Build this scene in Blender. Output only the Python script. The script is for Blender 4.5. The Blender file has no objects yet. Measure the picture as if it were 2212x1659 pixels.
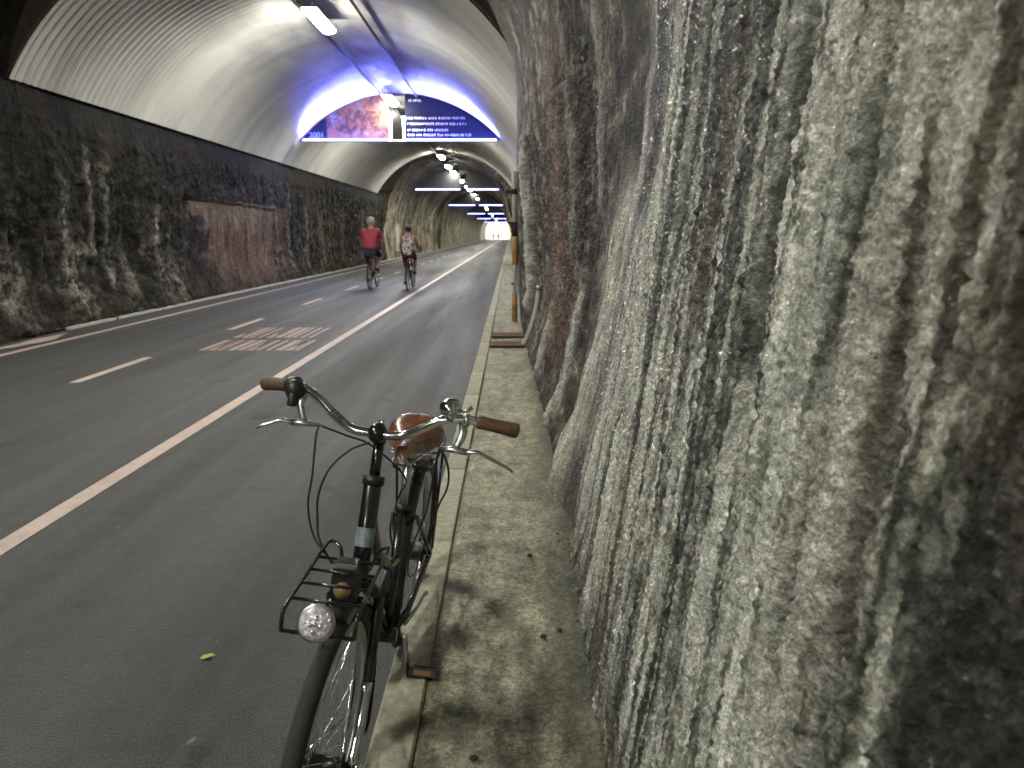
import bpy, bmesh, math, random
import numpy as np
from mathutils import Vector, Matrix

C = bpy.context.scene.collection
SC = bpy.context.scene
R = math.radians
PI = math.pi
random.seed(7)

# ------------------------------------------------------------------ camera, world, exposure
cam_data = bpy.data.cameras.new('camera')
cam_data.sensor_width = 36.0
cam_data.lens = 36.0 * 1500.0 / 2212.0
cam_data.dof.use_dof = True
cam_data.dof.focus_distance = 1.8
cam_data.dof.aperture_fstop = 6.3
cam_data.clip_start = 0.02
cam_data.clip_end = 2000
cam = bpy.data.objects.new('camera', cam_data)
C.objects.link(cam)
cam.location = (0, 0, 1.5)
cam.rotation_euler = (R(90 - 12.17), 0, R(-0.15))
SC.camera = cam

world = bpy.data.worlds.new('World')
SC.world = world
world.use_nodes = True
wn = world.node_tree
wn.nodes.clear()
w_out = wn.nodes.new('ShaderNodeOutputWorld')
w_bg = wn.nodes.new('ShaderNodeBackground')
w_sky = wn.nodes.new('ShaderNodeTexSky')
w_sky.sky_type = 'NISHITA'
w_sky.sun_disc = False
w_sky.sun_elevation = R(35)
w_sky.sun_rotation = R(0)
w_bg.inputs['Strength'].default_value = 0.15
wn.links.new(w_sky.outputs[0], w_bg.inputs[0])
wn.links.new(w_bg.outputs[0], w_out.inputs[0])

sun_data = bpy.data.lights.new('sun', 'SUN')
sun_data.energy = 5.0
sun_data.angle = R(0.5)
sun_data.color = (1.0, 0.95, 0.88)
sun = bpy.data.objects.new('sun', sun_data)
C.objects.link(sun)
sun.rotation_euler = (R(-55), 0, 0)

SC.view_settings.view_transform = 'Standard'
SC.view_settings.look = 'None'
SC.view_settings.gamma = 1.0
SC.view_settings.use_curve_mapping = False
SC.view_settings.exposure = 0.0
SC.render.engine = 'CYCLES'
SC.cycles.max_bounces = 6
SC.cycles.diffuse_bounces = 4
SC.cycles.glossy_bounces = 3
SC.cycles.sample_clamp_indirect = 4.0
SC.cycles.use_denoising = True
SC.cycles.use_light_tree = True

TUBE_L = 275.0       # radiance of the fluorescent tubes
LED_L = 60.0         # radiance of the blue white light strips

# ------------------------------------------------------------------ tagging and object helpers
def tag(o, label=None, cat=None, group=None, kind=None):
    if label: o['label'] = label
    if cat: o['category'] = cat
    if group: o['group'] = group
    if kind: o['kind'] = kind
    return o

def empty(name, loc=(0, 0, 0), rot=(0, 0, 0), label=None, cat=None, group=None):
    o = bpy.data.objects.new(name, None)
    C.objects.link(o)
    o.location = loc
    o.rotation_euler = rot
    o.empty_display_size = 0.1
    return tag(o, label, cat, group)

def copy_tree(o, parent=None):
    c = o.copy()
    C.objects.link(c)
    c.parent = parent
    for ch in list(o.children):
        copy_tree(ch, c)
    return c

def obj(name, data, mat=None, parent=None, smooth=True):
    """data: MB, bmesh or mesh -> one linked mesh object"""
    if isinstance(data, MB):
        me = data.mesh(name, smooth)
    elif isinstance(data, bmesh.types.BMesh):
        me = bpy.data.meshes.new(name)
        data.to_mesh(me)
        data.free()
        if smooth:
            me.shade_smooth()
    else:
        me = data
    if mat is not None and not me.materials:
        me.materials.append(mat)
    o = bpy.data.objects.new(name, me)
    C.objects.link(o)
    o.parent = parent
    return o

class MB:
    """collects boxes, tubes, lathes into one mesh"""
    def __init__(self):
        self.v = []; self.f = []; self.flat = set()
    def add(self, vs, fs, flat=False):
        b = len(self.v)
        self.v.extend([tuple(p) for p in vs])
        for f in fs:
            if flat: self.flat.add(len(self.f))
            self.f.append(tuple(i + b for i in f))
        return self
    def box(self, c, s, rot=None, taper=1.0):
        cx, cy, cz = c
        vs = []
        for z in (-.5, .5):
            k = taper if z > 0 else 1.0
            for x, y in ((-.5, -.5), (.5, -.5), (.5, .5), (-.5, .5)):
                p = Vector((x * s[0] * k, y * s[1] * k, z * s[2]))
                if rot is not None: p = rot @ p
                vs.append((p.x + cx, p.y + cy, p.z + cz))
        return self.add(vs, [(3, 2, 1, 0), (4, 5, 6, 7), (0, 1, 5, 4), (1, 2, 6, 5), (2, 3, 7, 6), (3, 0, 4, 7)], True)
    def tube(self, pts, r, n=10, closed=False, cap=True, flat=1.0):
        P = [Vector(p) for p in pts]
        m = len(P)
        rr = r if isinstance(r, (list, tuple)) else [r] * m
        T = []
        for i in range(m):
            a = P[(i - 1) % m] if (closed or i > 0) else P[i]
            b = P[(i + 1) % m] if (closed or i < m - 1) else P[i]
            t = (b - a)
            T.append(t.normalized() if t.length > 1e-9 else Vector((0, 0, 1)))
        up = Vector((0, 0, 1)) if abs(T[0].z) < .9 else Vector((1, 0, 0))
        N = T[0].cross(up).normalized()
        vs = []
        for i in range(m):
            if i > 0:
                ax = T[i - 1].cross(T[i])
                if ax.length > 1e-7:
                    N = Matrix.Rotation(T[i - 1].angle(T[i]), 3, ax.normalized()) @ N
            N = (N - T[i] * N.dot(T[i])).normalized()
            B = T[i].cross(N)
            for k in range(n):
                a = 2 * PI * k / n
                vs.append(P[i] + (N * math.cos(a) + B * math.sin(a) * flat) * rr[i])
        fs = []
        for i in range(m if closed else m - 1):
            j = (i + 1) % m
            for k in range(n):
                l = (k + 1) % n
                fs.append((i * n + k, i * n + l, j * n + l, j * n + k))
        if cap and not closed:
            fs.append(tuple(range(n))[::-1])
            fs.append(tuple((m - 1) * n + k for k in range(n)))
        return self.add(vs, fs)
    def lathe(self, prof, c=(0, 0, 0), axis=(0, 0, 1), n=20):
        """prof: [(radius, height)]"""
        q = Vector((0, 0, 1)).rotation_difference(Vector(axis))
        vs = []; fs = []
        for r_, h_ in prof:
            for k in range(n):
                a = 2 * PI * k / n
                p = q @ Vector((r_ * math.cos(a), r_ * math.sin(a), h_))
                vs.append((p.x + c[0], p.y + c[1], p.z + c[2]))
        for i in range(len(prof) - 1):
            for k in range(n):
                l = (k + 1) % n
                fs.append((i * n + k, i * n + l, (i + 1) * n + l, (i + 1) * n + k))
        fs.append(tuple(range(n))[::-1])
        fs.append(tuple((len(prof) - 1) * n + k for k in range(n)))
        return self.add(vs, fs)
    def cyl(self, a, b, r, n=16):
        a = Vector(a); b = Vector(b)
        h = (b - a).length
        e = min(r * .15, h * .2)
        return self.lathe([(r - e, 0), (r, e), (r, h - e), (r - e, h)], a, (b - a), n)
    def ball(self, c, r, s=(1, 1, 1), n=14):
        pr = []
        m = n // 2
        vs = []; fs = []
        for i in range(m + 1):
            t = PI * i / m
            for k in range(n):
                a = 2 * PI * k / n
                vs.append((c[0] + r * s[0] * math.sin(t) * math.cos(a), c[1] + r * s[1] * math.sin(t) * math.sin(a), c[2] + r * s[2] * math.cos(t)))
        for i in range(m):
            for k in range(n):
                l = (k + 1) % n
                fs.append((i * n + k, (i + 1) * n + k, (i + 1) * n + l, i * n + l))
        return self.add(vs, fs)
    def mesh(self, name, smooth=True):
        me = bpy.data.meshes.new(name)
        me.from_pydata(self.v, [], self.f)
        if smooth:
            me.shade_smooth()
            if self.flat:
                for i in self.flat: me.polygons[i].use_smooth = False
        me.update()
        return me

def spline(pts, n=8, closed=False):
    """Catmull-Rom"""
    P = [Vector(p) for p in pts]
    m = len(P)
    out = []
    rng = m if closed else m - 1
    for i in range(rng):
        p0 = P[(i - 1) % m] if (closed or i > 0) else P[0] * 2 - P[1]
        p1 = P[i]; p2 = P[(i + 1) % m]
        p3 = P[(i + 2) % m] if (closed or i + 2 < m) else P[-1] * 2 - P[-2]
        for k in range(n):
            t = k / n
            out.append(.5 * ((2 * p1) + (p2 - p0) * t + (2 * p0 - 5 * p1 + 4 * p2 - p3) * t * t + (3 * p1 - p0 - 3 * p2 + p3) * t ** 3))
    if not closed: out.append(P[-1])
    return out

# ------------------------------------------------------------------ numpy noise
_rng = np.random.RandomState(11)
_perm = _rng.permutation(256)
_perm = np.concatenate([_perm, _perm])
_gr = _rng.uniform(-1, 1, (256, 2))
_gr /= np.linalg.norm(_gr, axis=1)[:, None]

def noise2(x, y):
    xi = np.floor(x).astype(int); yi = np.floor(y).astype(int)
    xf = x - xi; yf = y - yi
    xi &= 255; yi &= 255
    u = xf * xf * xf * (xf * (xf * 6 - 15) + 10)
    v = yf * yf * yf * (yf * (yf * 6 - 15) + 10)
    def g(ix, iy, fx, fy):
        h = _perm[_perm[ix & 255] + (iy & 255)]
        return _gr[h, 0] * fx + _gr[h, 1] * fy
    a = g(xi, yi, xf, yf); b = g(xi + 1, yi, xf - 1, yf)
    c = g(xi, yi + 1, xf, yf - 1); d = g(xi + 1, yi + 1, xf - 1, yf - 1)
    return ((a + (b - a) * u) + ((c + (d - c) * u) - (a + (b - a) * u)) * v) * 1.5

def fbm(x, y, o=4, gain=.5):
    s = 0; a = 1; t = 0
    for i in range(o):
        s = s + a * noise2(x * 2 ** i + 17.3 * i, y * 2 ** i + 5.1 * i)
        t += a; a *= gain
    return s / t

def sstep(a, b, x):
    t = np.clip((x - a) / (b - a), 0, 1)
    return t * t * (3 - 2 * t)

def grid_mesh(name, P, col=None, wet=None):
    """P: (ny, ns, 3)"""
    ny, ns, _ = P.shape
    me = bpy.data.meshes.new(name)
    idx = np.arange(ny * ns).reshape(ny, ns)
    q = np.stack([idx[:-1, :-1], idx[1:, :-1], idx[1:, 1:], idx[:-1, 1:]], -1).reshape(-1, 4)
    me.vertices.add(ny * ns)
    me.vertices.foreach_set('co', P.reshape(-1).astype(np.float32))
    nf = len(q)
    me.loops.add(nf * 4)
    me.loops.foreach_set('vertex_index', q.reshape(-1).astype(np.int32))
    me.polygons.add(nf)
    me.polygons.foreach_set('loop_start', (np.arange(nf) * 4).astype(np.int32))
    me.update(calc_edges=True)
    me.validate()
    me.shade_smooth()
    if col is not None:
        at = me.color_attributes.new('rock_colour', 'FLOAT_COLOR', 'POINT')
        c4 = np.ones((ny * ns, 4), np.float32)
        c4[:, :3] = np.clip(col.reshape(-1, 3), 0.004, .8)
        if wet is not None: c4[:, 3] = wet.reshape(-1)
        at.data.foreach_set('color', c4.reshape(-1))
    return me

# ------------------------------------------------------------------ materials
def mat_base(name):
    m = bpy.data.materials.new(name)
    m.use_nodes = True
    nt = m.node_tree
    b = nt.nodes['Principled BSDF']
    return m, nt, b

def simple(name, col, rough=.5, metal=0.0, coat=0.0, bump=0.0, bscale=60, var=0.0, vscale=8, spec=None):
    m, nt, b = mat_base(name)
    b.inputs['Base Color'].default_value = (*col, 1)
    b.inputs['Roughness'].default_value = rough
    b.inputs['Metallic'].default_value = metal
    b.inputs['Coat Weight'].default_value = coat
    b.inputs['Coat Roughness'].default_value = .08
    if spec is not None: b.inputs['Specular IOR Level'].default_value = spec
    tc = nt.nodes.new('ShaderNodeTexCoord')
    if var > 0:
        n = nt.nodes.new('ShaderNodeTexNoise'); n.inputs['Scale'].default_value = vscale; n.inputs['Detail'].default_value = 6
        nt.links.new(tc.outputs['Object'], n.inputs['Vector'])
        mr = nt.nodes.new('ShaderNodeMapRange')
        mr.inputs['From Min'].default_value = .3; mr.inputs['From Max'].default_value = .7
        mr.inputs['To Min'].default_value = 1 - var; mr.inputs['To Max'].default_value = 1 + var
        nt.links.new(n.outputs[0], mr.inputs[0])
        mx = nt.nodes.new('ShaderNodeVectorMath'); mx.operation = 'SCALE'
        mx.inputs[0].default_value = col
        nt.links.new(mr.outputs[0], mx.inputs['Scale'])
        nt.links.new(mx.outputs[0], b.inputs['Base Color'])
        mr2 = nt.nodes.new('ShaderNodeMapRange')
        mr2.inputs['To Min'].default_value = max(.02, rough * .7); mr2.inputs['To Max'].default_value = min(1, rough * 1.35)
        nt.links.new(n.outputs[0], mr2.inputs[0]); nt.links.new(mr2.outputs[0], b.inputs['Roughness'])
    if bump > 0:
        n2 = nt.nodes.new('ShaderNodeTexNoise'); n2.inputs['Scale'].default_value = bscale; n2.inputs['Detail'].default_value = 5
        nt.links.new(tc.outputs['Object'], n2.inputs['Vector'])
        bp = nt.nodes.new('ShaderNodeBump'); bp.inputs['Strength'].default_value = bump; bp.inputs['Distance'].default_value = .01
        nt.links.new(n2.outputs[0], bp.inputs['Height']); nt.links.new(bp.outputs[0], b.inputs['Normal'])
    return m

def emit(name, col, strength):
    m = bpy.data.materials.new(name)
    m.use_nodes = True
    nt = m.node_tree
    nt.nodes.clear()
    o = nt.nodes.new('ShaderNodeOutputMaterial'); e = nt.nodes.new('ShaderNodeEmission')
    e.inputs[0].default_value = (*col, 1); e.inputs[1].default_value = strength
    nt.links.new(e.outputs[0], o.inputs[0])
    return m

def rock_mat(name, fine=60, mid=9, bump=.6, wet=.35, rough=.55, stretch=.35, dist=.012, spec=.4, lo=.45, hi=1.5, glint=.12):
    m, nt, b = mat_base(name)
    L = nt.links
    at = nt.nodes.new('ShaderNodeAttribute'); at.attribute_name = 'rock_colour'
    tc = nt.nodes.new('ShaderNodeTexCoord')
    mp = nt.nodes.new('ShaderNodeMapping'); mp.inputs['Scale'].default_value = (1, 1, stretch)
    L.new(tc.outputs['Object'], mp.inputs[0])
    def noise(scale, det, ro, vec):
        n = nt.nodes.new('ShaderNodeTexNoise'); n.inputs['Scale'].default_value = scale; n.inputs['Detail'].default_value = det; n.inputs['Roughness'].default_value = ro
        L.new(vec, n.inputs['Vector']); return n
    def rng(src, t0, t1, f0=.3, f1=.7):
        r = nt.nodes.new('ShaderNodeMapRange'); r.inputs['From Min'].default_value = f0; r.inputs['From Max'].default_value = f1
        r.inputs['To Min'].default_value = t0; r.inputs['To Max'].default_value = t1
        L.new(src, r.inputs[0]); return r.outputs[0]
    def math_(op, x, y):
        q = nt.nodes.new('ShaderNodeMath'); q.operation = op
        for i, k in enumerate((x, y)):
            if isinstance(k, (int, float)): q.inputs[i].default_value = k
            else: L.new(k, q.inputs[i])
        return q.outputs[0]
    n1 = noise(mid, 8, .65, mp.outputs[0])
    n2 = noise(fine, 6, .7, tc.outputs['Object'])
    n3 = noise(fine * .28, 5, .6, tc.outputs['Object'])
    v = nt.nodes.new('ShaderNodeTexVoronoi'); v.inputs['Scale'].default_value = fine * .8; v.feature = 'SMOOTH_F1'
    L.new(tc.outputs['Object'], v.inputs['Vector'])
    n4 = noise(fine * 2.6, 3, .6, tc.outputs['Object'])
    mu = math_('MULTIPLY', math_('MULTIPLY', rng(n1.outputs[0], lo, hi), rng(n2.outputs[0], .38, 1.65)), math_('MULTIPLY', rng(n3.outputs[0], .6, 1.4), rng(n4.outputs[0], .6, 1.4)))
    sc = nt.nodes.new('ShaderNodeVectorMath'); sc.operation = 'SCALE'
    L.new(at.outputs['Color'], sc.inputs[0]); L.new(mu, sc.inputs['Scale'])
    L.new(sc.outputs[0], b.inputs['Base Color'])
    h = math_('ADD', math_('SUBTRACT', math_('ADD', math_('MULTIPLY', n2.outputs[0], .9), math_('MULTIPLY', n4.outputs[0], .35)), math_('MULTIPLY', v.outputs[0], .9)), math_('MULTIPLY', n3.outputs[0], 2.2))
    bp = nt.nodes.new('ShaderNodeBump'); bp.inputs['Strength'].default_value = bump; bp.inputs['Distance'].default_value = dist
    L.new(h, bp.inputs['Height']); L.new(bp.outputs[0], b.inputs['Normal'])
    b.inputs['Roughness'].default_value = rough
    L.new(math_('ADD', math_('MULTIPLY', at.outputs['Alpha'], spec - .12), .12), b.inputs['Specular IOR Level'])
    L.new(math_('MULTIPLY', at.outputs['Alpha'], rng(n3.outputs[0], 0, wet, .42, .60)), b.inputs['Coat Weight'])
    b.inputs['Coat Roughness'].default_value = glint
    L.new(bp.outputs[0], b.inputs['Coat Normal'])
    return m

M = {}
M['rock_near'] = rock_mat('calcite_rock', fine=95, mid=14, bump=1.0, wet=1.0, rough=.6, stretch=.15, dist=.014, glint=.08, lo=.40, hi=1.55)
M['rock_far'] = rock_mat('sooty_rock', fine=22, mid=3.0, bump=.9, wet=.12, rough=.85, spec=.15, dist=.03, stretch=.3, lo=.35, hi=1.6)
M['walkway_concrete'] = rock_mat('walkway_concrete', fine=55, mid=5, bump=.55, wet=.0, rough=.7, stretch=1, dist=.006, lo=.78, hi=1.2)
M['black_paint'] = simple('black_gloss_paint', (.006, .006, .007), .25, 0, .35, var=.25, vscale=30)
M['black_plastic'] = simple('black_plastic', (.012, .012, .012), .45, bump=.15, bscale=200)
M['rubber'] = simple('tyre_rubber', (.018, .018, .017), .75, bump=.5, bscale=300, var=.2, vscale=20)
M['chrome'] = simple('chrome', (.75, .75, .76), .12, 1.0, var=.05, vscale=40)
M['alu'] = simple('brushed_aluminium', (.55, .56, .56), .3, 1.0, var=.12, vscale=60)
M['leather'] = simple('tan_leather', (.135, .055, .024), .26, 0, .4, bump=.1, bscale=160, var=.3, vscale=25)
M['grip'] = simple('brown_grip_leather', (.085, .046, .022), .55, bump=.4, bscale=220, var=.35, vscale=40)
M['steel'] = simple('galvanised_steel', (.35, .36, .35), .4, .8, var=.2, vscale=15)
M['sticker'] = simple('pale_blue_sticker', (.16, .20, .22), .35, var=.35, vscale=90)
M['amber'] = simple('amber_reflector', (.20, .13, .05), .12, 0, 1.0)
M['lens'] = simple('lamp_lens', (.62, .6, .66), .1, .3, 1.0, bump=.9, bscale=120)
M['lens_led'] = simple('lamp_mirror', (.9, .9, .9), .08, 1.0)
M['skin'] = simple('skin', (.42, .22, .14), .5, var=.1)
M['skin_tan'] = simple('tanned_skin', (.30, .14, .08), .5, var=.1)
M['red_cloth'] = simple('red_cotton', (.28, .035, .05), .85, bump=.5, bscale=14, var=.25, vscale=6)
M['dark_cloth'] = simple('dark_blue_cotton', (.015, .018, .03), .85, bump=.5, bscale=14)
M['maroon_cloth'] = simple('maroon_cotton', (.06, .015, .022), .85, bump=.4, bscale=14)
M['grey_hair'] = simple('grey_hair', (.36, .33, .25), .7, bump=.8, bscale=60)
M['black_hair'] = simple('black_hair', (.018, .008, .010), .5, bump=.8, bscale=60)
M['shoe'] = simple('dark_shoe', (.03, .022, .018), .6)
M['yellow_pipe'] = simple('yellow_pipe_paint', (.36, .21, .06), .5, var=.4, vscale=6, bump=.2)
M['dark_metal'] = simple('dark_rusty_metal', (.035, .022, .015), .7, .3, var=.4, vscale=10)
M['rust'] = simple('rusty_iron', (.10, .04, .02), .8, .1, bump=.6, bscale=40, var=.4, vscale=12)
M['pale_pipe'] = simple('pale_grey_pipe', (.42, .43, .41), .45, var=.15, vscale=8)
M['red_glass'] = simple('red_reflector', (.6, .04, .02), .1, 0, 1.0)
M['housing'] = simple('white_lamp_housing', (.6, .6, .58), .4)
M['leaf'] = simple('yellow_green_leaf', (.35, .36, .06), .6)
M['pebble'] = simple('dark_grit', (.04, .035, .025), .8)
M['tube'] = emit('fluorescent_tube', (1.0, .975, .87), TUBE_L)
M['led'] = emit('blue_white_led', (.13, .15, 1.0), LED_L)
M['led_far'] = emit('blue_white_led_dimmer', (.30, .33, 1.0), 9.0)
M['led_front'] = emit('blue_white_led_edge', (.25, .27, 1.0), 12.0)
M['led_white'] = emit('white_led_front', (.62, .66, 1.0), 6.0)

def chequer_cloth():
    m, nt, b = mat_base('dotted_black_and_white_cotton')
    tc = nt.nodes.new('ShaderNodeTexCoord')
    v = nt.nodes.new('ShaderNodeTexVoronoi'); v.inputs['Scale'].default_value = 26
    nt.links.new(tc.outputs['Object'], v.inputs['Vector'])
    r = nt.nodes.new('ShaderNodeValToRGB'); r.color_ramp.interpolation = 'CONSTANT'
    r.color_ramp.elements[0].color = (.62, .55, .5, 1)
    r.color_ramp.elements[1].position = .5; r.color_ramp.elements[1].color = (.05, .04, .045, 1)
    nt.links.new(v.outputs[0], r.inputs[0]); nt.links.new(r.outputs[0], b.inputs['Base Color'])
    b.inputs['Roughness'].default_value = .9
    return m
M['dots'] = chequer_cloth()

def asphalt_mat():
    m, nt, b = mat_base('asphalt')
    L = nt.links
    tc = nt.nodes.new('ShaderNodeTexCoord')
    def noise(scale, det, ro, sx=1, sy=1, off=0):
        mp = nt.nodes.new('ShaderNodeMapping'); mp.inputs['Scale'].default_value = (sx, sy, 1); mp.inputs['Location'].default_value = (off, off, 0)
        L.new(tc.outputs['Object'], mp.inputs[0])
        n = nt.nodes.new('ShaderNodeTexNoise'); n.inputs['Scale'].default_value = scale; n.inputs['Detail'].default_value = det; n.inputs['Roughness'].default_value = ro
        L.new(mp.outputs[0], n.inputs['Vector']); return n.outputs[0]
    def rng(src, f0, f1, t0, t1):
        r = nt.nodes.new('ShaderNodeMapRange'); r.inputs['From Min'].default_value = f0; r.inputs['From Max'].default_value = f1
        r.inputs['To Min'].default_value = t0; r.inputs['To Max'].default_value = t1
        L.new(src, r.inputs[0]); return r.outputs[0]
    def mul(x, y):
        q = nt.nodes.new('ShaderNodeMath'); q.operation = 'MULTIPLY'; L.new(x, q.inputs[0]); L.new(y, q.inputs[1]); return q.outputs[0]
    tracks = rng(noise(1.6, 4, .6, 1, .05), .35, .65, .90, 1.10)
    patches = rng(noise(.55, 8, .65, 1, .4, 5), .3, .7, .78, 1.22)
    mid = rng(noise(9, 7, .7), .3, .7, .80, 1.22)
    fine = rng(noise(150, 3, .8), .32, .68, .1, 2.2)
    drips = rng(noise(2.3, 3, .5, 1, 1, 11), .66, .70, 1.0, .55)
    v = mul(mul(mul(tracks, patches), mul(mid, fine)), drips)
    sc = nt.nodes.new('ShaderNodeVectorMath'); sc.operation = 'SCALE'; sc.inputs[0].default_value = (.0440, .0450, .0455)
    L.new(v, sc.inputs['Scale'])
    # sparse pale specks of grit and dried drips
    sp = rng(noise(13, 2, .5, 1, .6, 21), .74, .78, 0, .6)
    mx = nt.nodes.new('ShaderNodeMix'); mx.data_type = 'RGBA'
    L.new(sp, mx.inputs[0]); L.new(sc.outputs[0], mx.inputs[6]); mx.inputs[7].default_value = (.22, .21, .17, 1)
    L.new(mx.outputs[2], b.inputs['Base Color'])
    vor = nt.nodes.new('ShaderNodeTexVoronoi'); vor.inputs['Scale'].default_value = 150
    L.new(tc.outputs['Object'], vor.inputs['Vector'])
    bp = nt.nodes.new('ShaderNodeBump'); bp.inputs['Strength'].default_value = .8; bp.inputs['Distance'].default_value = .005
    L.new(vor.outputs[0], bp.inputs['Height']); L.new(bp.outputs[0], b.inputs['Normal'])
    L.new(rng(noise(1.6, 4, .6, 1, .05), .35, .65, .75, .5), b.inputs['Roughness'])
    b.inputs['Specular IOR Level'].default_value = .35
    return m
M['asphalt'] = asphalt_mat()

def paint_mat(name, col, wear=.35):
    m, nt, b = mat_base(name)
    L = nt.links
    tc = nt.nodes.new('ShaderNodeTexCoord')
    n = nt.nodes.new('ShaderNodeTexNoise'); n.inputs['Scale'].default_value = 7; n.inputs['Detail'].default_value = 9; n.inputs['Roughness'].default_value = .75
    L.new(tc.outputs['Object'], n.inputs['Vector'])
    r = nt.nodes.new('ShaderNodeValToRGB')
    r.color_ramp.elements[0].position = .28; r.color_ramp.elements[0].color = (col[0] * (1 - wear), col[1] * (1 - wear), col[2] * (1 - wear), 1)
    r.color_ramp.elements[1].position = .55; r.color_ramp.elements[1].color = (*col, 1)
    L.new(n.outputs[0], r.inputs[0]); L.new(r.outputs[0], b.inputs['Base Color'])
    b.inputs['Roughness'].default_value = .5
    return m
M['line'] = paint_mat('pinkish_white_road_paint', (.47, .37, .33))
M['line_worn'] = paint_mat('worn_pinkish_paint', (.36, .26, .235), .5)
M['line_pale'] = paint_mat('pale_grey_green_edge', (.48, .49, .42), .3)

def concrete_mat(name, col, moss=True, tint=(.055, .06, .03)):
    m, nt, b = mat_base(name)
    L = nt.links
    tc = nt.nodes.new('ShaderNodeTexCoord')
    big = nt.nodes.new('ShaderNodeTexNoise'); big.inputs['Scale'].default_value = 1.3; big.inputs['Detail'].default_value = 8; big.inputs['Roughness'].default_value = .62
    L.new(tc.outputs['Object'], big.inputs['Vector'])
    fine = nt.nodes.new('ShaderNodeTexNoise'); fine.inputs['Scale'].default_value = 28; fine.inputs['Detail'].default_value = 8; fine.inputs['Roughness'].default_value = .75
    L.new(tc.outputs['Object'], fine.inputs['Vector'])
    r = nt.nodes.new('ShaderNodeValToRGB')
    r.color_ramp.elements[0].position = .36; r.color_ramp.elements[0].color = (tint[0], tint[1], tint[2], 1) if moss else (col[0] * .6, col[1] * .6, col[2] * .6, 1)
    r.color_ramp.elements[1].position = .56; r.color_ramp.elements[1].color = (*col, 1)
    L.new(big.outputs[0], r.inputs[0])
    mr = nt.nodes.new('ShaderNodeMapRange'); mr.inputs['From Min'].default_value = .3; mr.inputs['From Max'].default_value = .7; mr.inputs['To Min'].default_value = .55; mr.inputs['To Max'].default_value = 1.35
    L.new(fine.outputs[0], mr.inputs[0])
    sc = nt.nodes.new('ShaderNodeVectorMath'); sc.operation = 'SCALE'
    L.new(r.outputs[0], sc.inputs[0]); L.new(mr.outputs[0], sc.inputs['Scale'])
    L.new(sc.outputs[0], b.inputs['Base Color'])
    bp = nt.nodes.new('ShaderNodeBump'); bp.inputs['Strength'].default_value = .7; bp.inputs['Distance'].default_value = .01
    L.new(fine.outputs[0], bp.inputs['Height']); L.new(bp.outputs[0], b.inputs['Normal'])
    b.inputs['Roughness'].default_value = .75
    return m
M['pavement'] = concrete_mat('mossy_concrete', (.27, .245, .18))
M['kerb'] = concrete_mat('kerb_concrete', (.40, .39, .29), False)

def lining_mat():
    m, nt, b = mat_base('white_painted_corrugated_steel')
    L = nt.links
    tc = nt.nodes.new('ShaderNodeTexCoord')
    n = nt.nodes.new('ShaderNodeTexNoise'); n.inputs['Scale'].default_value = .9; n.inputs['Detail'].default_value = 8; n.inputs['Roughness'].default_value = .6
    mp = nt.nodes.new('ShaderNodeMapping'); mp.inputs['Scale'].default_value = (.35, 1.6, .35)
    L.new(tc.outputs['Object'], mp.inputs[0]); L.new(mp.outputs[0], n.inputs['Vector'])
    r = nt.nodes.new('ShaderNodeValToRGB')
    r.color_ramp.elements[0].position = .3; r.color_ramp.elements[0].color = (.50, .50, .47, 1)
    r.color_ramp.elements[1].position = .62; r.color_ramp.elements[1].color = (.74, .74, .70, 1)
    L.new(n.outputs[0], r.inputs[0])
    sx = nt.nodes.new('ShaderNodeSeparateXYZ'); L.new(tc.outputs['Object'], sx.inputs[0])
    n2 = nt.nodes.new('ShaderNodeTexNoise'); n2.inputs['Scale'].default_value = .8; n2.inputs['Detail'].default_value = 6
    mp2 = nt.nodes.new('ShaderNodeMapping'); mp2.inputs['Scale'].default_value = (1.0, .35, 1)
    L.new(tc.outputs['Object'], mp2.inputs[0]); L.new(mp2.outputs[0], n2.inputs['Vector'])
    hr = nt.nodes.new('ShaderNodeMapRange'); hr.inputs['From Min'].default_value = 1.35; hr.inputs['From Max'].default_value = 2.1
    L.new(sx.outputs['Z'], hr.inputs[0])
    nr = nt.nodes.new('ShaderNodeMapRange'); nr.inputs['From Min'].default_value = .42; nr.inputs['From Max'].default_value = .6; nr.inputs['To Max'].default_value = .8
    L.new(n2.outputs[0], nr.inputs[0])
    q = nt.nodes.new('ShaderNodeMath'); q.operation = 'MULTIPLY'; L.new(hr.outputs[0], q.inputs[0]); L.new(nr.outputs[0], q.inputs[1])
    mx = nt.nodes.new('ShaderNodeMix'); mx.data_type = 'RGBA'
    L.new(q.outputs[0], mx.inputs[0]); L.new(r.outputs[0], mx.inputs[6]); mx.inputs[7].default_value = (.14, .13, .12, 1)
    L.new(mx.outputs[2], b.inputs['Base Color'])
    b.inputs['Roughness'].default_value = .33
    return m
M['lining'] = lining_mat()

def photo_mat():
    m, nt, b = mat_base('printed_street_photograph')
    L = nt.links
    tc = nt.nodes.new('ShaderNodeTexCoord')
    n = nt.nodes.new('ShaderNodeTexNoise'); n.inputs['Scale'].default_value = 2.6; n.inputs['Detail'].default_value = 6; n.inputs['Roughness'].default_value = .7; n.inputs['Distortion'].default_value = .6
    L.new(tc.outputs['Object'], n.inputs['Vector'])
    r = nt.nodes.new('ShaderNodeValToRGB')
    e = r.color_ramp.elements
    e[0].position = .34; e[0].color = (.03, .022, .045, 1)
    e[1].position = .68; e[1].color = (.22, .20, .24, 1)
    for p, c in ((.44, (.05, .03, .03)), (.52, (.17, .065, .03)), (.58, (.10, .07, .07))):
        k = e.new(p); k.color = (*c, 1)
    L.new(n.outputs[0], r.inputs[0]); L.new(r.outputs[0], b.inputs['Base Color'])
    b.inputs['Roughness'].default_value = .6
    b.inputs['Specular IOR Level'].default_value = .1
    return m
M['photo'] = photo_mat()
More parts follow.
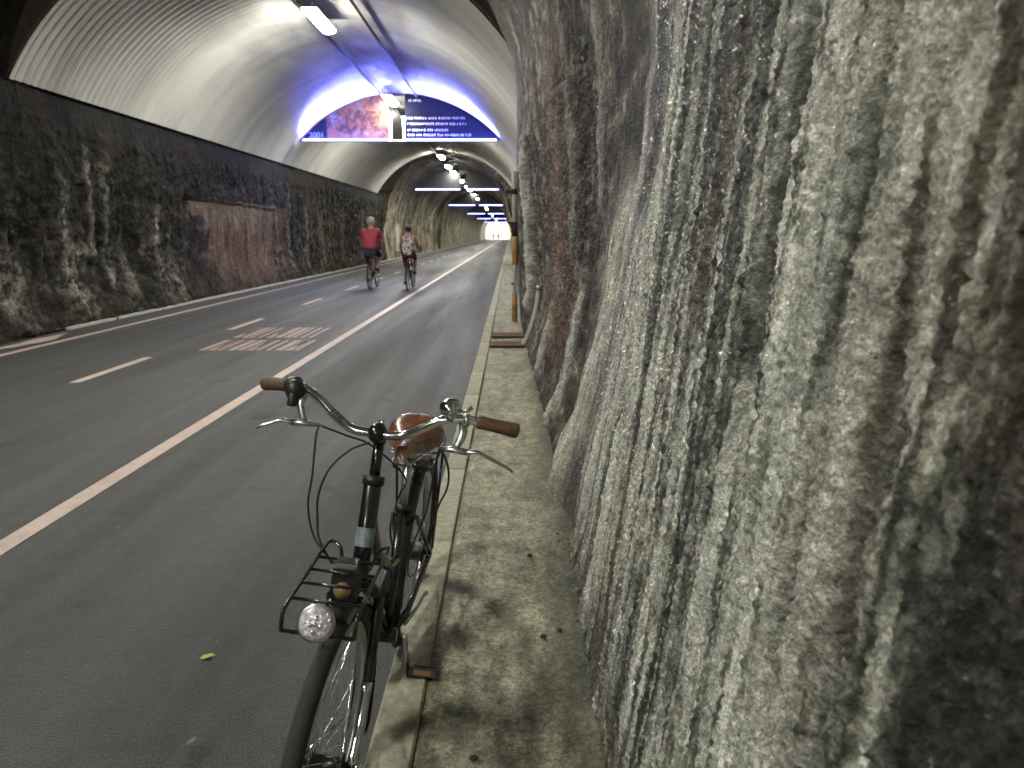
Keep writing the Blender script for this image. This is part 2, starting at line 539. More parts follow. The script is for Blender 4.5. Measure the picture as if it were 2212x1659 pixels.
M['navy'] = simple('navy_print', (.004, .005, .012), .6, var=.2, vscale=2, spec=.1)
M['black_print'] = simple('black_print', (.008, .008, .010), .7)
M['white_print'] = simple('white_print', (.7, .68, .75), .5)
M['grey_print'] = simple('grey_print', (.22, .22, .3), .5)
M['plaster'] = simple('reddish_brown_plaster', (.20, .115, .07), .85, bump=.9, bscale=18, var=.45, vscale=2.2)
M['pale_plaster'] = simple('pale_plaster', (.34, .33, .27), .8, bump=.5, bscale=12, var=.3, vscale=2)

# ------------------------------------------------------------------ tunnel cross-section
CX = -3.5
H_T = [-.15, .10, .2, .6, .8, 1.2, 1.8, 2.3, 2.8, 3.4, 3.9, 4.8, 5.55, 6.0, 6.15]
PROF = {   # X of the right-hand rock face at these heights, for several distances along the tunnel
    0.0:  [.24, .243, .25, .285, .305, .34, .385, .42, .44, .38, .24, -.35, -1.2, -2.3, CX],
    2.0:  [.25, .253, .265, .325, .355, .405, .47, .51, .52, .44, .26, -.35, -1.2, -2.3, CX],
    3.5:  [.27, .275, .31, .41, .46, .55, .64, .65, .61, .46, .25, -.37, -1.2, -2.3, CX],
    6.0:  [.24, .245, .27, .40, .43, .47, .47, .43, .38, .30, .18, -.38, -1.25, -2.3, CX],
    9.0:  [.20, .205, .23, .36, .39, .41, .36, .30, .22, .16, .09, -.38, -1.3, -2.3, CX],
    10.7: [.17, .175, .18, .19, .18, .14, .11, .11, .11, .10, .08, -.36, -1.3, -2.3, CX],
    12.2: [.17, .175, .18, .17, .16, .14, .12, .12, .12, .15, .25, .1, -.9, -2.1, CX],
    15.0: [.20, .205, .22, .26, .28, .28, .26, .25, .25, .27, .45, .1, -.9, -2.1, CX],
    39.3: [.20, .205, .22, .26, .28, .28, .26, .25, .25, .27, .45, .1, -.9, -2.1, CX],
    40.5: [.20, .205, .22, .25, .26, .26, .22, .16, .06, -.10, -.30, -.85, -1.55, -2.45, CX],
    240.: [.20, .205, .22, .25, .26, .26, .22, .16, .06, -.10, -.30, -.85, -1.55, -2.45, CX],
}
CROWN = [6.15, 6.15]
_py = sorted(PROF)
def prof_at(ys, side):
    """interpolated X table (len(ys), nH) ; side=+1 right, -1 left (mirrored about CX)"""
    T = np.array([PROF[k] for k in _py])
    if side < 0:
        T = T.copy()
        # left wall: straight rock, no bulge
        for i, k in enumerate(_py):
            if k <= 10.7:
                T[i] = [.20, .205, .24, .32, .34, .34, .32, .30, .29, .30, .36, -.10, -1.0, -2.2, CX]
            elif k < 40:
                T[i] = [.20, .205, .24, .32, .34, .34, .30, .28, .27, .27, .45, .1, -.9, -2.1, CX]
    out = np.stack([np.interp(ys, _py, T[:, j]) for j in range(T.shape[1])], 1)
    if side < 0:
        out = 2 * CX - out
    return out

def heights(ys):
    H = np.array(H_T)[None, :].repeat(len(ys), 0)
    k = sstep(39.4, 40.6, ys)[:, None]
    far = H.copy()
    far[:, -4:] = np.array([4.7, 5.35, 5.72, 5.84])
    return H * (1 - k) + far * k

def wall_surface(ys, ss, side):
    """sample base surface; ss in [0,1] arc fraction along profile; returns P (ny,ns,3), N"""
    X = prof_at(ys, side); H = heights(ys)
    seg = np.sqrt(np.diff(X, axis=1) ** 2 + np.diff(H, axis=1) ** 2)
    # common arc parameter from a mean profile so that rows line up
    t = np.concatenate([[0], np.cumsum(seg.mean(0))]); L = t[-1]
    sm = ss * L
    PX = np.stack([np.interp(sm, t, X[i]) for i in range(len(ys))])
    PH = np.stack([np.interp(sm, t, H[i]) for i in range(len(ys))])
    # smooth the polyline along the profile
    for _ in range(3):
        k = 4
        c = PX.copy(); c[:, k:-k] = (PX[:, :-2 * k] + PX[:, 2 * k:] + 2 * PX[:, k:-k]) / 4; PX = c
    P = np.stack([PX, np.repeat(ys[:, None], len(ss), 1), PH], -1)
    dX = np.gradient(PX, axis=1); dH = np.gradient(PH, axis=1)
    ln = np.sqrt(dX ** 2 + dH ** 2) + 1e-9
    # inward normal (towards the tunnel axis)
    N = np.stack([-dH / ln, np.zeros_like(dX), dX / ln], -1)
    if side < 0: N[..., 0] *= -1; N[..., 2] *= -1
    if side > 0:
        pass
    return P, N, sm

def orient(N, P):
    d = np.stack([CX - P[..., 0], np.zeros_like(P[..., 0]), 2.0 - P[..., 2]], -1)
    s = np.sign((d * N).sum(-1, keepdims=True)); s[s == 0] = 1
    return N * s

def spacing(segs):
    out = [segs[0][0]]
    for a, b, d in segs:
        n = max(1, int(round((b - a) / d)))
        out.extend(list(np.linspace(a, b, n + 1)[1:]))
    return np.array(out)

def geo(a, b, k, dmin):
    out = [a]
    while out[-1] < b:
        out.append(out[-1] + max(dmin, k * out[-1]))
    out[-1] = b
    return out

def mixc(c, col, w):
    return c * (1 - w[..., None]) + np.array(col) * w[..., None]

# ---- right wall -------------------------------------------------------------
ys = np.array(list(np.arange(-30, -1, .5)) + list(np.arange(-1, .34, .04)) + geo(.34, 12.5, .0046, .0032) + list(np.arange(12.6, 40.6, .12)))
L_tot = 9.2
ss = np.concatenate([np.linspace(0, 3.0, 460, endpoint=False), np.linspace(3.0, L_tot, 160)]) / L_tot
P, N, sm = wall_surface(ys, ss, 1)
N = orient(N, P)
Y = P[..., 1]; Hh = P[..., 2]; S = np.repeat(sm[None, :], len(ys), 0)
warp = fbm(Y * .8 + 3, S * .35, 3) * .25
ridge = fbm((Y + warp * .5) * 3.6, S * .22, 4, .55)
ridge2 = fbm((Y + warp * .3) * 11, S * .7 + 9, 3, .6)
lump = fbm(Y * 9 + 40, S * 5.5, 4, .6)
pop = np.abs(fbm(Y * 48 + 11, S * 40, 3, .6))
nearw = sstep(4.5, 2.0, Y)
pop2 = np.abs(fbm(Y * 85 + 31, S * 70, 2, .6))
grain = fbm(Y * 30 + 3, S * 20 + 8, 4, .7)
big = fbm(Y * .55 + 7, S * .4 + 2, 3)
foot = sstep(.0, .25, Hh - .1)
farw = sstep(3.6, 5.0, Y)
d = big * .045 * foot + (1 - .45 * farw) * ridge * .012 * (.2 + .8 * foot) + ridge2 * .008 + lump * .007 + pop * .017 * (.3 + .7 * nearw) + pop2 * .011 * nearw + grain * .009 * nearw + fbm(Y * 5, S * 6 + 3, 5, .7) * .05 * farw
d += np.maximum(0, ridge2) * .02 * nearw * 0
d = d + .004
damp = 1 - .75 * sstep(9.5, 10.6, Y) * (1 - sstep(12.8, 14, Y))
d = d * damp
col = np.zeros(P.shape)
st = fbm((Y + warp * .3) * 3.4 + 31, S * .11, 4, .6)
st2 = fbm((Y + warp * .15) * 11.0 + 3, S * .26, 4, .65)
st3 = fbm((Y + warp * .1) * 30 + 5, S * 1.1, 3, .65)
mot = fbm(Y * 15 + 5, S * 10, 4, .7)
fst = fbm((Y + warp) * 1.1 + 31, S * .14, 4, .6)
fst2 = fbm((Y + warp * .5) * 3.0 + 3, S * .35, 5, .65)
fmot = fbm(Y * 2.6 + 5, S * 4.5, 5, .7)
k = sstep(3.45, 2.95, Y + fbm(Y * 2, S * 1.2) * .3)
def ramp(v, stops):
    xs_ = [q[0] for q in stops]
    return np.stack([np.interp(v, xs_, [q[1][c] for q in stops]) for c in range(3)], -1)
v1 = st * .55 + st2 * .60 + st3 * .40 + mot * .25
# darker towards the nearest end and the top
v1 = v1 * 3.0 + .06
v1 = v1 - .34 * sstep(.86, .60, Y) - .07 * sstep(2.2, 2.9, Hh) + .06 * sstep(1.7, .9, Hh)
near_c = ramp(v1, ((-.60, (.016, .016, .013)), (-.30, (.045, .045, .036)), (-.10, (.13, .13, .105)), (.10, (.27, .275, .225)), (.42, (.56, .57, .50))))
v2 = 1.5 * (fst * .4 + fst2 * .4 + fmot * .95 + st3 * .12)
far_c = ramp(v2, ((-.5, (.010, .009, .008)), (-.15, (.028, .024, .019)), (.08, (.060, .052, .040)), (.3, (.12, .108, .085)), (.55, (.27, .26, .22))))
col = near_c * k[..., None] + far_c * (1 - k[..., None])
ochre = .5 * sstep(.12, .4, fbm(Y * 2.2 + 77, S * .8, 3)) * k * .35
col = mixc(col, (.26, .22, .11), ochre)
def streak(yc, w, h0, h1, c, a=1.0, r=0.0, slope=0.0):
    global col, d
    yy = Y - yc - slope * (Hh - h0) + fbm(Hh * 2.2 + yc, Hh * 0 + 3.1, 3) * w * .9
    g = np.exp(-(yy / w) ** 2) * sstep(h0 - .12, h0 + .12, Hh) * sstep(h1 + .25, h1 - .25, Hh)
    g = np.clip(g * (1 + .8 * fbm(Y * 14, S * 3, 3)), 0, 1)
    col = mixc(col, c, g * a)
    d = d + g * r
pale = (.50, .49, .43)
streak(9.55, .22, .45, 2.75, pale, 1.0, .11)
streak(6.5, .85, .45, 3.2, (.125, .078, .052), .75, .02)
streak(5.5, .22, .1, 1.1, (.10, .058, .035), .7)
streak(8.0, .5, 2.6, 4.6, (.10, .068, .05), .6)
streak(9.6, .7, 3.9, 5.4, (.16, .09, .035), .85)
streak(9.25, .10, 3.55, 4.05, (.48, .48, .40), 1.0, .02)
streak(4.45, .10, 1.7, 4.5, (.30, .30, .27), .9, .015)
streak(5.5, .11, 1.3, 3.2, (.20, .20, .18), .7, .015)
streak(4.85, .16, .15, 1.15, pale, .9, .03)
streak(6.6, .2, .15, .75, pale, .8, .03)
streak(7.6, .06, .12, .6, pale, .7, .015)
streak(3.62, .26, .0, 1.72, (.60, .59, .52), 1.0, .035, -.02)
streak(3.20, .09, .9, 1.95, (.55, .54, .48), .9, .02, -.02)
streak(3.05, .10, .3, 1.5, (.30, .30, .25), .5, .01, -.02)
streak(2.75, .26, 1.55, 5.0, (.022, .020, .016), .92, -.04)
streak(3.15, .13, .1, .95, (.06, .052, .042), .85, -.03)
streak(2.35, .09, .9, 2.1, (.05, .045, .035), .7, -.04)
streak(1.75, .06, 1.45, 2.6, (.02, .02, .016), .85, -.02)
streak(1.08, .035, 1.25, 2.6, (.03, .028, .022), .85, -.035)
streak(.80, .028, .9, 2.3, (.03, .028, .022), .8, -.03)
streak(.66, .035, .3, 1.5, (.045, .040, .034), .7, -.03)
streak(1.42, .04, 1.3, 2.4, (.045, .04, .03), .7, -.03)
streak(11.6, 1.0, 1.9, 4.0, (.03, .026, .022), .8)
streak(6.0, .55, 3.4, 5.5, (.05, .04, .03), .7)
# damp greenish foot
gfoot = sstep(.55, .1, Hh) * sstep(-.2, .3, fbm(Y * 1.3, S * 2))
col = mixc(col, (.050, .048, .034), gfoot * .75)
speck = sstep(.62, .25, Hh + fbm(Y * 2.4 + 6, S * .8, 3) * .45) * sstep(-.25, .12, fbm(Y * 13, S * 11, 4, .7) + .08)
col = mixc(col, (.060, .056, .043), speck * .8 * sstep(3.6, 3.2, Y))
streak(3.68, .16, -.1, .32, (.50, .48, .40), 1.0, .05)
# vault dark with soot
soot = sstep(3.3, 4.6, Hh)
col = mixc(col, (.028, .023, .020), soot * .55 * (1 - sstep(8.2, 9.2, Y) * .7))
P = P + N * d[..., None]
me = grid_mesh('rock_wall', P, col, np.clip(k + .08, 0, 1))
right_wall = tag(obj('rock_wall', me, M['rock_near']), 'rough grey calcite streaked rock wall filling the right side beside the narrow concrete walkway', 'wall')

# ---- left wall --------------------------------------------------------------
ys = np.array(list(np.arange(-30, 2, .6)) + list(np.arange(2, 22.6, .035)) + list(np.arange(22.6, 40.6, .07)))
ss = np.concatenate([np.linspace(0, 4.2, 150, endpoint=False), np.linspace(4.2, L_tot, 50)]) / L_tot
P, N, sm = wall_surface(ys, ss, -1)
N = orient(N, P)
Y = P[..., 1]; Hh = P[..., 2]; S = np.repeat(sm[None, :], len(ys), 0)
warp = fbm(Y * .8 + 13, S * .35, 3) * .3
ridge = fbm((Y + warp) * 2.2 + 50, S * .3, 4, .55)
lump = fbm(Y * 4.5 + 20, S * 4.0, 5, .65)
big = fbm(Y * .4 + 27, S * .5 + 2, 3)
edge = 1 - sstep(2.9, 3.5, Hh) * sstep(7.5, 10.0, Y) * .88
in_niche = sstep(15.9, 16.0, Y) * sstep(22.1, 22.0, Y) * sstep(2.32, 2.26, Hh + (Y - 16) * .01)
d = (big * .12 + ridge * .10 + lump * .10) * edge * (1 - .8 * in_niche) * (1 - .9 * sstep(.35, .1, Hh) * .6)
d = d - .05 * in_niche
# rubble foot
d = d + sstep(.7, .05, Hh) * .16 * (.5 + fbm(Y * 1.5, S * 3, 4)) * (1 - in_niche * .5)
col = np.broadcast_to(np.array([.011, .0105, .008]), P.shape).copy()
st = fbm((Y + warp) * 1.9 + 61, S * .35, 4, .6)
sp = fbm(Y * 4.2 + 8, S * 2.6, 4, .65)
low = sstep(3.4, 1.2, Hh)
col = mixc(col, (.064, .056, .043), sstep(-.05, .40, sp + .25 * st) * (.15 + .65 * low))
col = mixc(col, (.007, .006, .005), sstep(.05, .35, -st) * .7)
col = mixc(col, (.035, .022, .013), sstep(.2, .45, fbm(Y * 1.1 + 91, S * 1.3, 3)) * .5)
pal = (.29, .283, .238)
for yc, w, h0, h1, a in ((8.8, .10, .3, 2.9, .9), (9.4, .14, .0, 1.3, .7), (10.0, .12, .3, 2.1, .9), (10.35, .30, .0, 1.0, .8), (11.7, .10, .5, 2.2, .85),
                         (11.9, .32, .0, 1.4, .85), (12.45, .08, .9, 2.7, .7), (12.9, .10, .5, 2.6, .7), (13.4, .25, .0, 1.0, .6), (14.7, .16, .1, 1.9, .6),
                         (15.3, .3, .0, .9, .7), (23.6, .10, .2, 2.9, .5), (25.5, .2, .2, 2.4, .5), (27.5, .25, .2, 2.2, .4), (31, .4, .1, 2.4, .45), (35, .5, .1, 2.6, .5),
                         (8.1, .16, .0, 3.2, .7), (7.6, .2, 0, 2, .8)):
    yy = Y - yc + fbm(Hh * 2.2 + yc, Hh * 0 + 3.1, 3) * w
    g = np.exp(-(yy / w) ** 2) * sstep(h0 - .15, h0 + .15, Hh) * sstep(h1 + .5, h1 - .4, Hh)
    g = np.clip(g * (.55 + 2.6 * fbm(Y * 6, S * 4, 5, .75)), 0, 1)
    col = mixc(col, pal, g * a); d = d + g * .03
# reddish brown patch in and right of the niche
br = sstep(17.0, 17.8, Y + fbm(S * 1.9, Y * .9) * 1.6 - (2.2 - Hh) * .45 + .6) * sstep(23.8, 21.2, Y) * sstep(2.35, 2.25, Hh)
br = br * (.65 + .8 * fbm(Y * 2, S * 1.2, 4, .6))
col = mixc(col, (.185, .118, .078), np.clip(br, 0, 1) * .85)
col = mixc(col, (.17, .145, .105), np.clip(br * sstep(1.4, 2.1, Hh), 0, 1) * .65)
col = mixc(col, (.075, .062, .045), sstep(22, 30, Y) * .6 * sstep(3.3, 1.5, Hh) * sstep(-.2, .3, sp))
gfoot = sstep(.8, .15, Hh)
col = mixc(col, (.028, .024, .014), gfoot * .55)
P = P + N * d[..., None]
me = grid_mesh('rock_wall', P, col)
left_wall = tag(obj('rock_wall', me, M['rock_far']), 'dark brown rock wall along the far left of the cycle path below the white lining', 'wall')
# lintel and dark joint of the filled refuge niche
mb = MB()
mb.tube([(-7.36, 15.7, 2.36), (-7.32, 18, 2.34), (-7.33, 20.2, 2.31), (-7.35, 22.2, 2.27)], [.03, .045, .04, .03], 8)
obj('lintel', mb, M['dark_metal'], left_wall)
mb = MB()
mb.tube([(-7.36, 22.15, 2.25), (-7.40, 21.9, 1.6), (-7.42, 21.7, 1.2)], [.05, .04, .02], 8)
obj('joint', mb, M['dark_metal'], left_wall)

# ---- rock tunnel beyond the lining ------------------------------------------
ys = np.array(list(np.arange(40.6, 90, .16)) + list(np.arange(90, 205, .6)))
ss1 = np.linspace(0, 1, 90)
Pr, Nr, _ = wall_surface(ys, ss1, 1)
Pl, Nl, _ = wall_surface(ys, ss1, -1)
P = np.concatenate([Pr, Pl[:, ::-1][:, 1:]], 1); N = np.concatenate([Nr, Nl[:, ::-1][:, 1:]], 1)
N = orient(N, P)
arc = np.concatenate([[0], np.cumsum(np.linalg.norm(np.diff(P[0], axis=0), axis=1))])
Y = P[..., 1]; Hh = P[..., 2]; S = np.repeat(arc[None, :], len(ys), 0)
d = fbm(Y * .35, S * .5, 3) * .15 + fbm((Y) * 1.4 + 4, S * .5, 5, .6) * .16
# structural rings: wider bays and a narrower brick ring
ring = sstep(67, 67.4, Y) * sstep(74, 73.6, Y) - .5 * sstep(98, 98.6, Y) * sstep(104, 103.4, Y)
d = d - ring * .30
col = np.broadcast_to(np.array([.075, .065, .046]), P.shape).copy()
st = fbm(Y * .9 + 61, S * .14, 4, .6); sp = fbm(Y * 2.0 + 8, S * .9, 4, .65)
col = mixc(col, (.30, .285, .205), sstep(-.2, .25, st * .7 + sp * .7) * sstep(4.6, 1.6, Hh))
col = mixc(col, (.03, .025, .022), sstep(.0, .35, -(st + sp * .4)) * .8)
col = mixc(col, (.20, .12, .06), sstep(.2, .45, fbm(Y * .5 + 91, S * .3, 3)) * .5)
col = mixc(col, (.010, .009, .010), sstep(3.4, 4.8, Hh) * .85)
col = mixc(col, (.30, .28, .20), sstep(68, 110, Y) * sstep(3.8, 1.0, Hh) * .6)
col = mixc(col, (.6, .6, .56), sstep(168, 176, Y))  # daylight glow of the portal painted in as whitened walls
col = mixc(col, (.03, .03, .026), ring.clip(0, 1) * .65 * sstep(67, 67.3, Y) * sstep(69.6, 69.2, Y))
P = P + N * d[..., None]
tunnel = tag(obj('rock_tunnel', grid_mesh('rock_tunnel', P, col), M['rock_far']), 'long arched rock tunnel continuing beyond the end of the white lining', 'tunnel')
# pale plastered niche just past the lining on the left
mb = MB()
mb.box((-7.22, 45.2, 1.75), (.14, 1.5, 2.6)); mb.ball((-7.22, 45.2, 3.0), .74, (.1, 1, .8), 16)
tag(obj('plaster_pier', mb, M['pale_plaster']), 'pale plastered upright pier on the left wall just beyond the white lining', 'pier')

# ---- portal, hill, ground outside -------------------------------------------
bm = bmesh.new()
inner = [bm.verts.new((p[0], 204.8, p[2])) for p in P[-1][::4]]
n_in = len(inner)
outer = []
for i in range(n_in):
    a = PI * i / (n_in - 1)
    outer.append(bm.verts.new((CX + 15 * math.cos(a), 204.8, -.4 + 14 * math.sin(a))))
for i in range(n_in - 1):
    bm.faces.new((inner[i], inner[i + 1], outer[i + 1], outer[i]))
back = [bm.verts.new((v.co.x, -30, v.co.z)) for v in outer]
for i in range(n_in - 1):
    bm.faces.new((outer[i], outer[i + 1], back[i + 1], back[i]))
hill_m = simple('grassy_hill', (.05, .08, .03), .9, var=.4, vscale=.3, bump=.5, bscale=2)
tag(obj('hill', bm, hill_m), kind='structure')
bm = bmesh.new()
g = [bm.verts.new(p) for p in ((-900, -900, -.35), (900, -900, -.35), (900, 1200, -.35), (-900, 1200, -.35))]
bm.faces.new(g)
tag(obj('ground', bm, simple('pale_gravel_ground', (.55, .54, .48), .9, var=.1, vscale=.2)), kind='structure')

# ------------------------------------------------------------------ road, kerb, walkway
def sheet(mb, x0, x1, y0, y1, z, ny=1):
    vs = []; fs = []
    for i in range(ny + 1):
        y = y0 + (y1 - y0) * i / ny
        vs += [(x0, y, z), (x1, y, z)]
    for i in range(ny):
        fs.append((2 * i, 2 * i + 1, 2 * i + 3, 2 * i + 2))
    mb.add(vs, fs, True)
    return mb

mb = MB(); sheet(mb, -7.12, -.398, -30, 320, 0.0, 40)
road = tag(obj('road', mb, M['asphalt']), kind='structure')
mb = MB(); sheet(mb, -2.55, -2.43, -30, 300, .004, 60)
obj('solid_line', mb, M['line'], road)
mb = MB(); sheet(mb, -6.50, -6.38, -30, 300, .004, 60)
obj('edge_line', mb, M['line'], road)
dash_me = None
dy = 7.02
while dy < 62:
    mb = MB(); sheet(mb, -.055, .055, 0, 1.52, 0, 1)
    o = obj('dash', dash_me or mb, M['line'], road)
    dash_me = o.data
    o.location = (-4.5, dy, .004)
    dy += 4.05
dy0 = dy
mb = MB()
while dy0 < 190:
    sheet(mb, -4.555, -4.445, dy0, dy0 + 1.52, .004); dy0 += 4.05
tag(obj('dash', mb, M['line'], road), kind='stuff')
# two rows of tall painted letters, stretched along the lane
rs = random.Random(5)
def letter_strokes(mb, x, w, y0, y1, kind):
    t = .046
    def bar(xa, xb, ya, yb): sheet(mb, xa, xb, ya, yb, .004)
    h = y1 - y0
    bar(x, x + t, y0, y1)
    if kind in 'HAMNOU': bar(x + w - t, x + w, y0, y1)
    if kind in 'AOEFBC': bar(x + t, x + w - t, y1 - .10, y1)
    if kind in 'OUEBLC': bar(x + t, x + w - t, y0, y0 + .10)
    if kind in 'HAEFB': bar(x + t, x + w - t, y0 + h * .45, y0 + h * .45 + .14)
    if kind in 'MN': bar(x + w * .5 - t / 2, x + w * .5 + t / 2, y0 + h * .3, y1)
mb = MB()
for row, (y0, y1, x0, x1, seq) in enumerate(((9.05, 9.95, -4.12, -2.72, 'HNIAHMEIHNE'), (10.2, 11.35, -4.12, -2.86, 'MHEINAHIBE'))):
    n = len(seq); w = (x1 - x0) / n
    for i, kx in enumerate(seq):
        mb = MB()
        letter_strokes(mb, x0 + i * w, w * .74, y0, y1, kx)
        obj('painted_letter', mb, M['line_worn'], road)
# verge at the left with its pale edging
mb = MB(); sheet(mb, -7.9, -7.12, -30, 300, .03, 30)
tag(obj('verge', mb, simple('dark_earth', (.045, .04, .028), .95, bump=.8, bscale=14, var=.5, vscale=3)), kind='structure')
mb = MB()
for i in range(30):
    mb.box((-7.10, 11.1 + i * 4.4 + 2.2, .015), (.075, 4.40, .05))
tag(obj('edging_strip', mb, M['line_pale']), 'thin pale edging strip along the foot of the left rock wall', 'kerb')
# pale worn painted mark beyond the left edge line
bm = bmesh.new()
pts = []
for i in range(26):
    a = 2 * PI * i / 26
    rr = 1 + .22 * math.sin(3 * a + 1) + .16 * math.sin(7 * a)
    pts.append(bm.verts.new((-6.80 + .13 * rr * math.cos(a), 9.75 + .85 * rr * math.sin(a), .006)))
bm.faces.new(pts)
obj('worn_mark', bm, M['line'], road)

# kerb: individual kerb stones
kerb = empty('kerb'); tag(kerb, kind='structure')
kb = MB()
def kerb_mesh(L):
    x0, x1, h, c = -.40, -.268, .115, .014
    m = MB()
    prof = [(x0, -.1), (x0 + .004, h - c), (x0 + c, h), (x1 - .006, h), (x1, h - .008), (x1, -.1)]
    n = len(prof)
    vs = [(p[0], y, p[1]) for y in (0, L) for p in prof]
    fs = [(i, i + n, i + 1 + n, i + 1) for i in range(n - 1)] + [tuple(range(n)), tuple(range(2 * n - 1, n - 1, -1))]
    m.add(vs, fs, True)
    return m.mesh('kerb_stone')
km = kerb_mesh(.993); km.materials.append(M['kerb'])
for i in range(60):
    o = obj('kerb_stone', km, None, kerb)
    o.location = (rs.uniform(-.002, .002), -3 + i * 1.0, rs.uniform(-.003, .003))
m = MB()
for i in range(143):
    y = 57 + i
    m.box((-.334, y + .5, .0075), (.132, .993, .215))
tag(obj('kerb_stone', m, M['kerb'], kerb), kind='stuff')

# walkway slab with light undulation
ysw = np.array(list(np.arange(-30, -1, .5)) + list(np.arange(-1, .5, .05)) + geo(.5, 14, .012, .012) + list(np.arange(14.5, 205, .8)))
xs = np.linspace(-.2675, .62, 80)
X, Yg = np.meshgrid(xs, ysw)
Z = .106 + fbm(X * 3, Yg * 2, 4) * .010 + fbm(X * 20, Yg * 20, 3) * .004 * sstep(10, 3, Yg) + sstep(.1, .32, X) * .035 * (1 + fbm(X * 4, Yg * 3))
Z = Z - sstep(-.250, -.266, X) * .010
P = np.stack([X, Yg, Z], -1)
pc = np.broadcast_to(np.array([.30, .29, .21]), P.shape).copy()
m1 = fbm(X * 2.5 + 4, Yg * 1.6 + 9, 5, .6); m2 = fbm(X * 9, Yg * 5 + 3, 5, .65); m3 = fbm(X * 16, Yg * 2.2 + 30, 4, .6)
pc = mixc(pc, (.19, .185, .13), sstep(-.05, .3, m2))
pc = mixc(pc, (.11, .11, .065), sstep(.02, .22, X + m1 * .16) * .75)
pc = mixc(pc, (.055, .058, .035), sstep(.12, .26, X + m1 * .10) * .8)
pc = mixc(pc, (.13, .13, .09), sstep(.05, .3, m1) * .4)
near_blotch = sstep(2.75, 2.0, Yg + m1 * 1.2) * sstep(-.25, -.15, X + m2 * .05)  # blotches that darken the near end of the walkway
pc = mixc(pc, (.050, .050, .038), near_blotch * sstep(-.25, .18, m3 + .6 * m1) * .38)
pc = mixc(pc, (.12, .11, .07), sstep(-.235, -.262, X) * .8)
tag(obj('pavement', grid_mesh('pavement', P, pc), M['walkway_concrete']), kind='structure')

# ------------------------------------------------------------------ white corrugated lining
RC, ZC = 4.42, 1.45
def lining():
    root = empty('vault_lining', (CX, 10.8, 3.7), label='pale corrugated steel lining arched over the path, its middle washed in blue light', cat='lining')
    pitch = .17
    y = np.arange(10.8, 39.5, pitch / 6)
    a0 = math.asin((3.72 - ZC) / RC)
    th = np.linspace(a0, PI - a0, 90)
    T, Yy = np.meshgrid(th, y)
    r = RC + .022 * np.cos(2 * PI * (Yy - 10.8) / pitch)
    Pp = np.stack([r * np.cos(T), Yy - 10.8, ZC + r * np.sin(T) - 3.7], -1)
    obj('corrugated_sheet', grid_mesh('corrugated_sheet', Pp), M['lining'], root)
    for yy, nm in ((0, 'front_rim'), (28.7, 'rear_rim')):
        mb = MB()
        pts = [(RC * math.cos(t), yy, ZC + RC * math.sin(t) - 3.7) for t in np.linspace(a0, PI - a0, 60)]
        mb.tube(pts, .018, 6)
        obj('rim', mb, M['dark_metal'] if yy == 0 else M['lining'], root)
    # closing face between the lining and the rock at either end
    for yy in (.03, 28.7):
        bm = bmesh.new()
        t = np.linspace(a0 - .12, PI - a0 + .12, 60)
        a = [bm.verts.new(((RC + .02) * math.cos(k), yy, ZC + (RC + .02) * math.sin(k) - 3.7)) for k in t]
        b = [bm.verts.new(((RC + .9) * math.cos(k), yy + .1, ZC + (RC + .9) * math.sin(k) - 3.7)) for k in t]
        for i in range(len(t) - 1): bm.faces.new((a[i], a[i + 1], b[i + 1], b[i]))
        obj('end_flashing', bm, M['dark_metal'], root)
    # cable tray hanging just under the crown
    mb = MB()
    mb.tube([(-.45, y_, 5.70 - 3.7) for y_ in (0.5, 7, 14, 21, 28.3)], .035, 8)
    mb.tube([(.55, y_, 5.74 - 3.7) for y_ in (0.5, 7, 14, 21, 28.3)], .03, 8)
    obj('conduit', mb, M['dark_metal'], root)
    return root
lining()

# ------------------------------------------------------------------ ceiling lamps
ORD = ['first', 'second', 'third', 'fourth', 'fifth', 'sixth', 'seventh', 'eighth', 'ninth', 'tenth', 'eleventh', 'twelfth', 'thirteenth', 'fourteenth',
       'fifteenth', 'sixteenth', 'seventeenth', 'eighteenth', 'nineteenth', 'twentieth', 'twenty-first', 'twenty-second', 'twenty-third', 'twenty-fourth',
       'twenty-fifth', 'twenty-sixth', 'twenty-seventh', 'twenty-eighth', 'twenty-ninth', 'thirtieth', 'thirty-first', 'thirty-second']
def make_lamp():
    root = empty('ceiling_lamp')
    mb = MB()
    mb.box((0, 0, .055), (.30, 1.5, .05), taper=.8)
    mb.box((0, -.5, .13), (.03, .03, .12)); mb.box((0, .5, .13), (.03, .03, .12))
    obj('housing', mb, M['housing'], root)
    mb = MB()
    n = 10
    prof = [(.145 * math.cos(PI + PI * k / n), .07 * math.sin(PI + PI * k / n)) for k in range(n + 1)]
    vs = [(x, y, z + .028) for y in (-.72, .72) for x, z in prof]
    m_ = n + 1
    fs = [(i, i + 1, i + 1 + m_, i + m_) for i in range(n)] + [tuple(range(m_))[::-1], tuple(range(m_, 2 * m_))]
    mb.add(vs, fs)
    obj('diffuser', mb, M['tube'], root)
    return root
lamp_y = [-16, -8, -1.0, 6.6, 14.75, 23.0, 26.9, 39.2, 43.7, 47.7, 55, 62, 66, 73.5, 82, 90, 98, 107, 116, 126, 136, 147, 158, 170, 182, 193]
proto = None
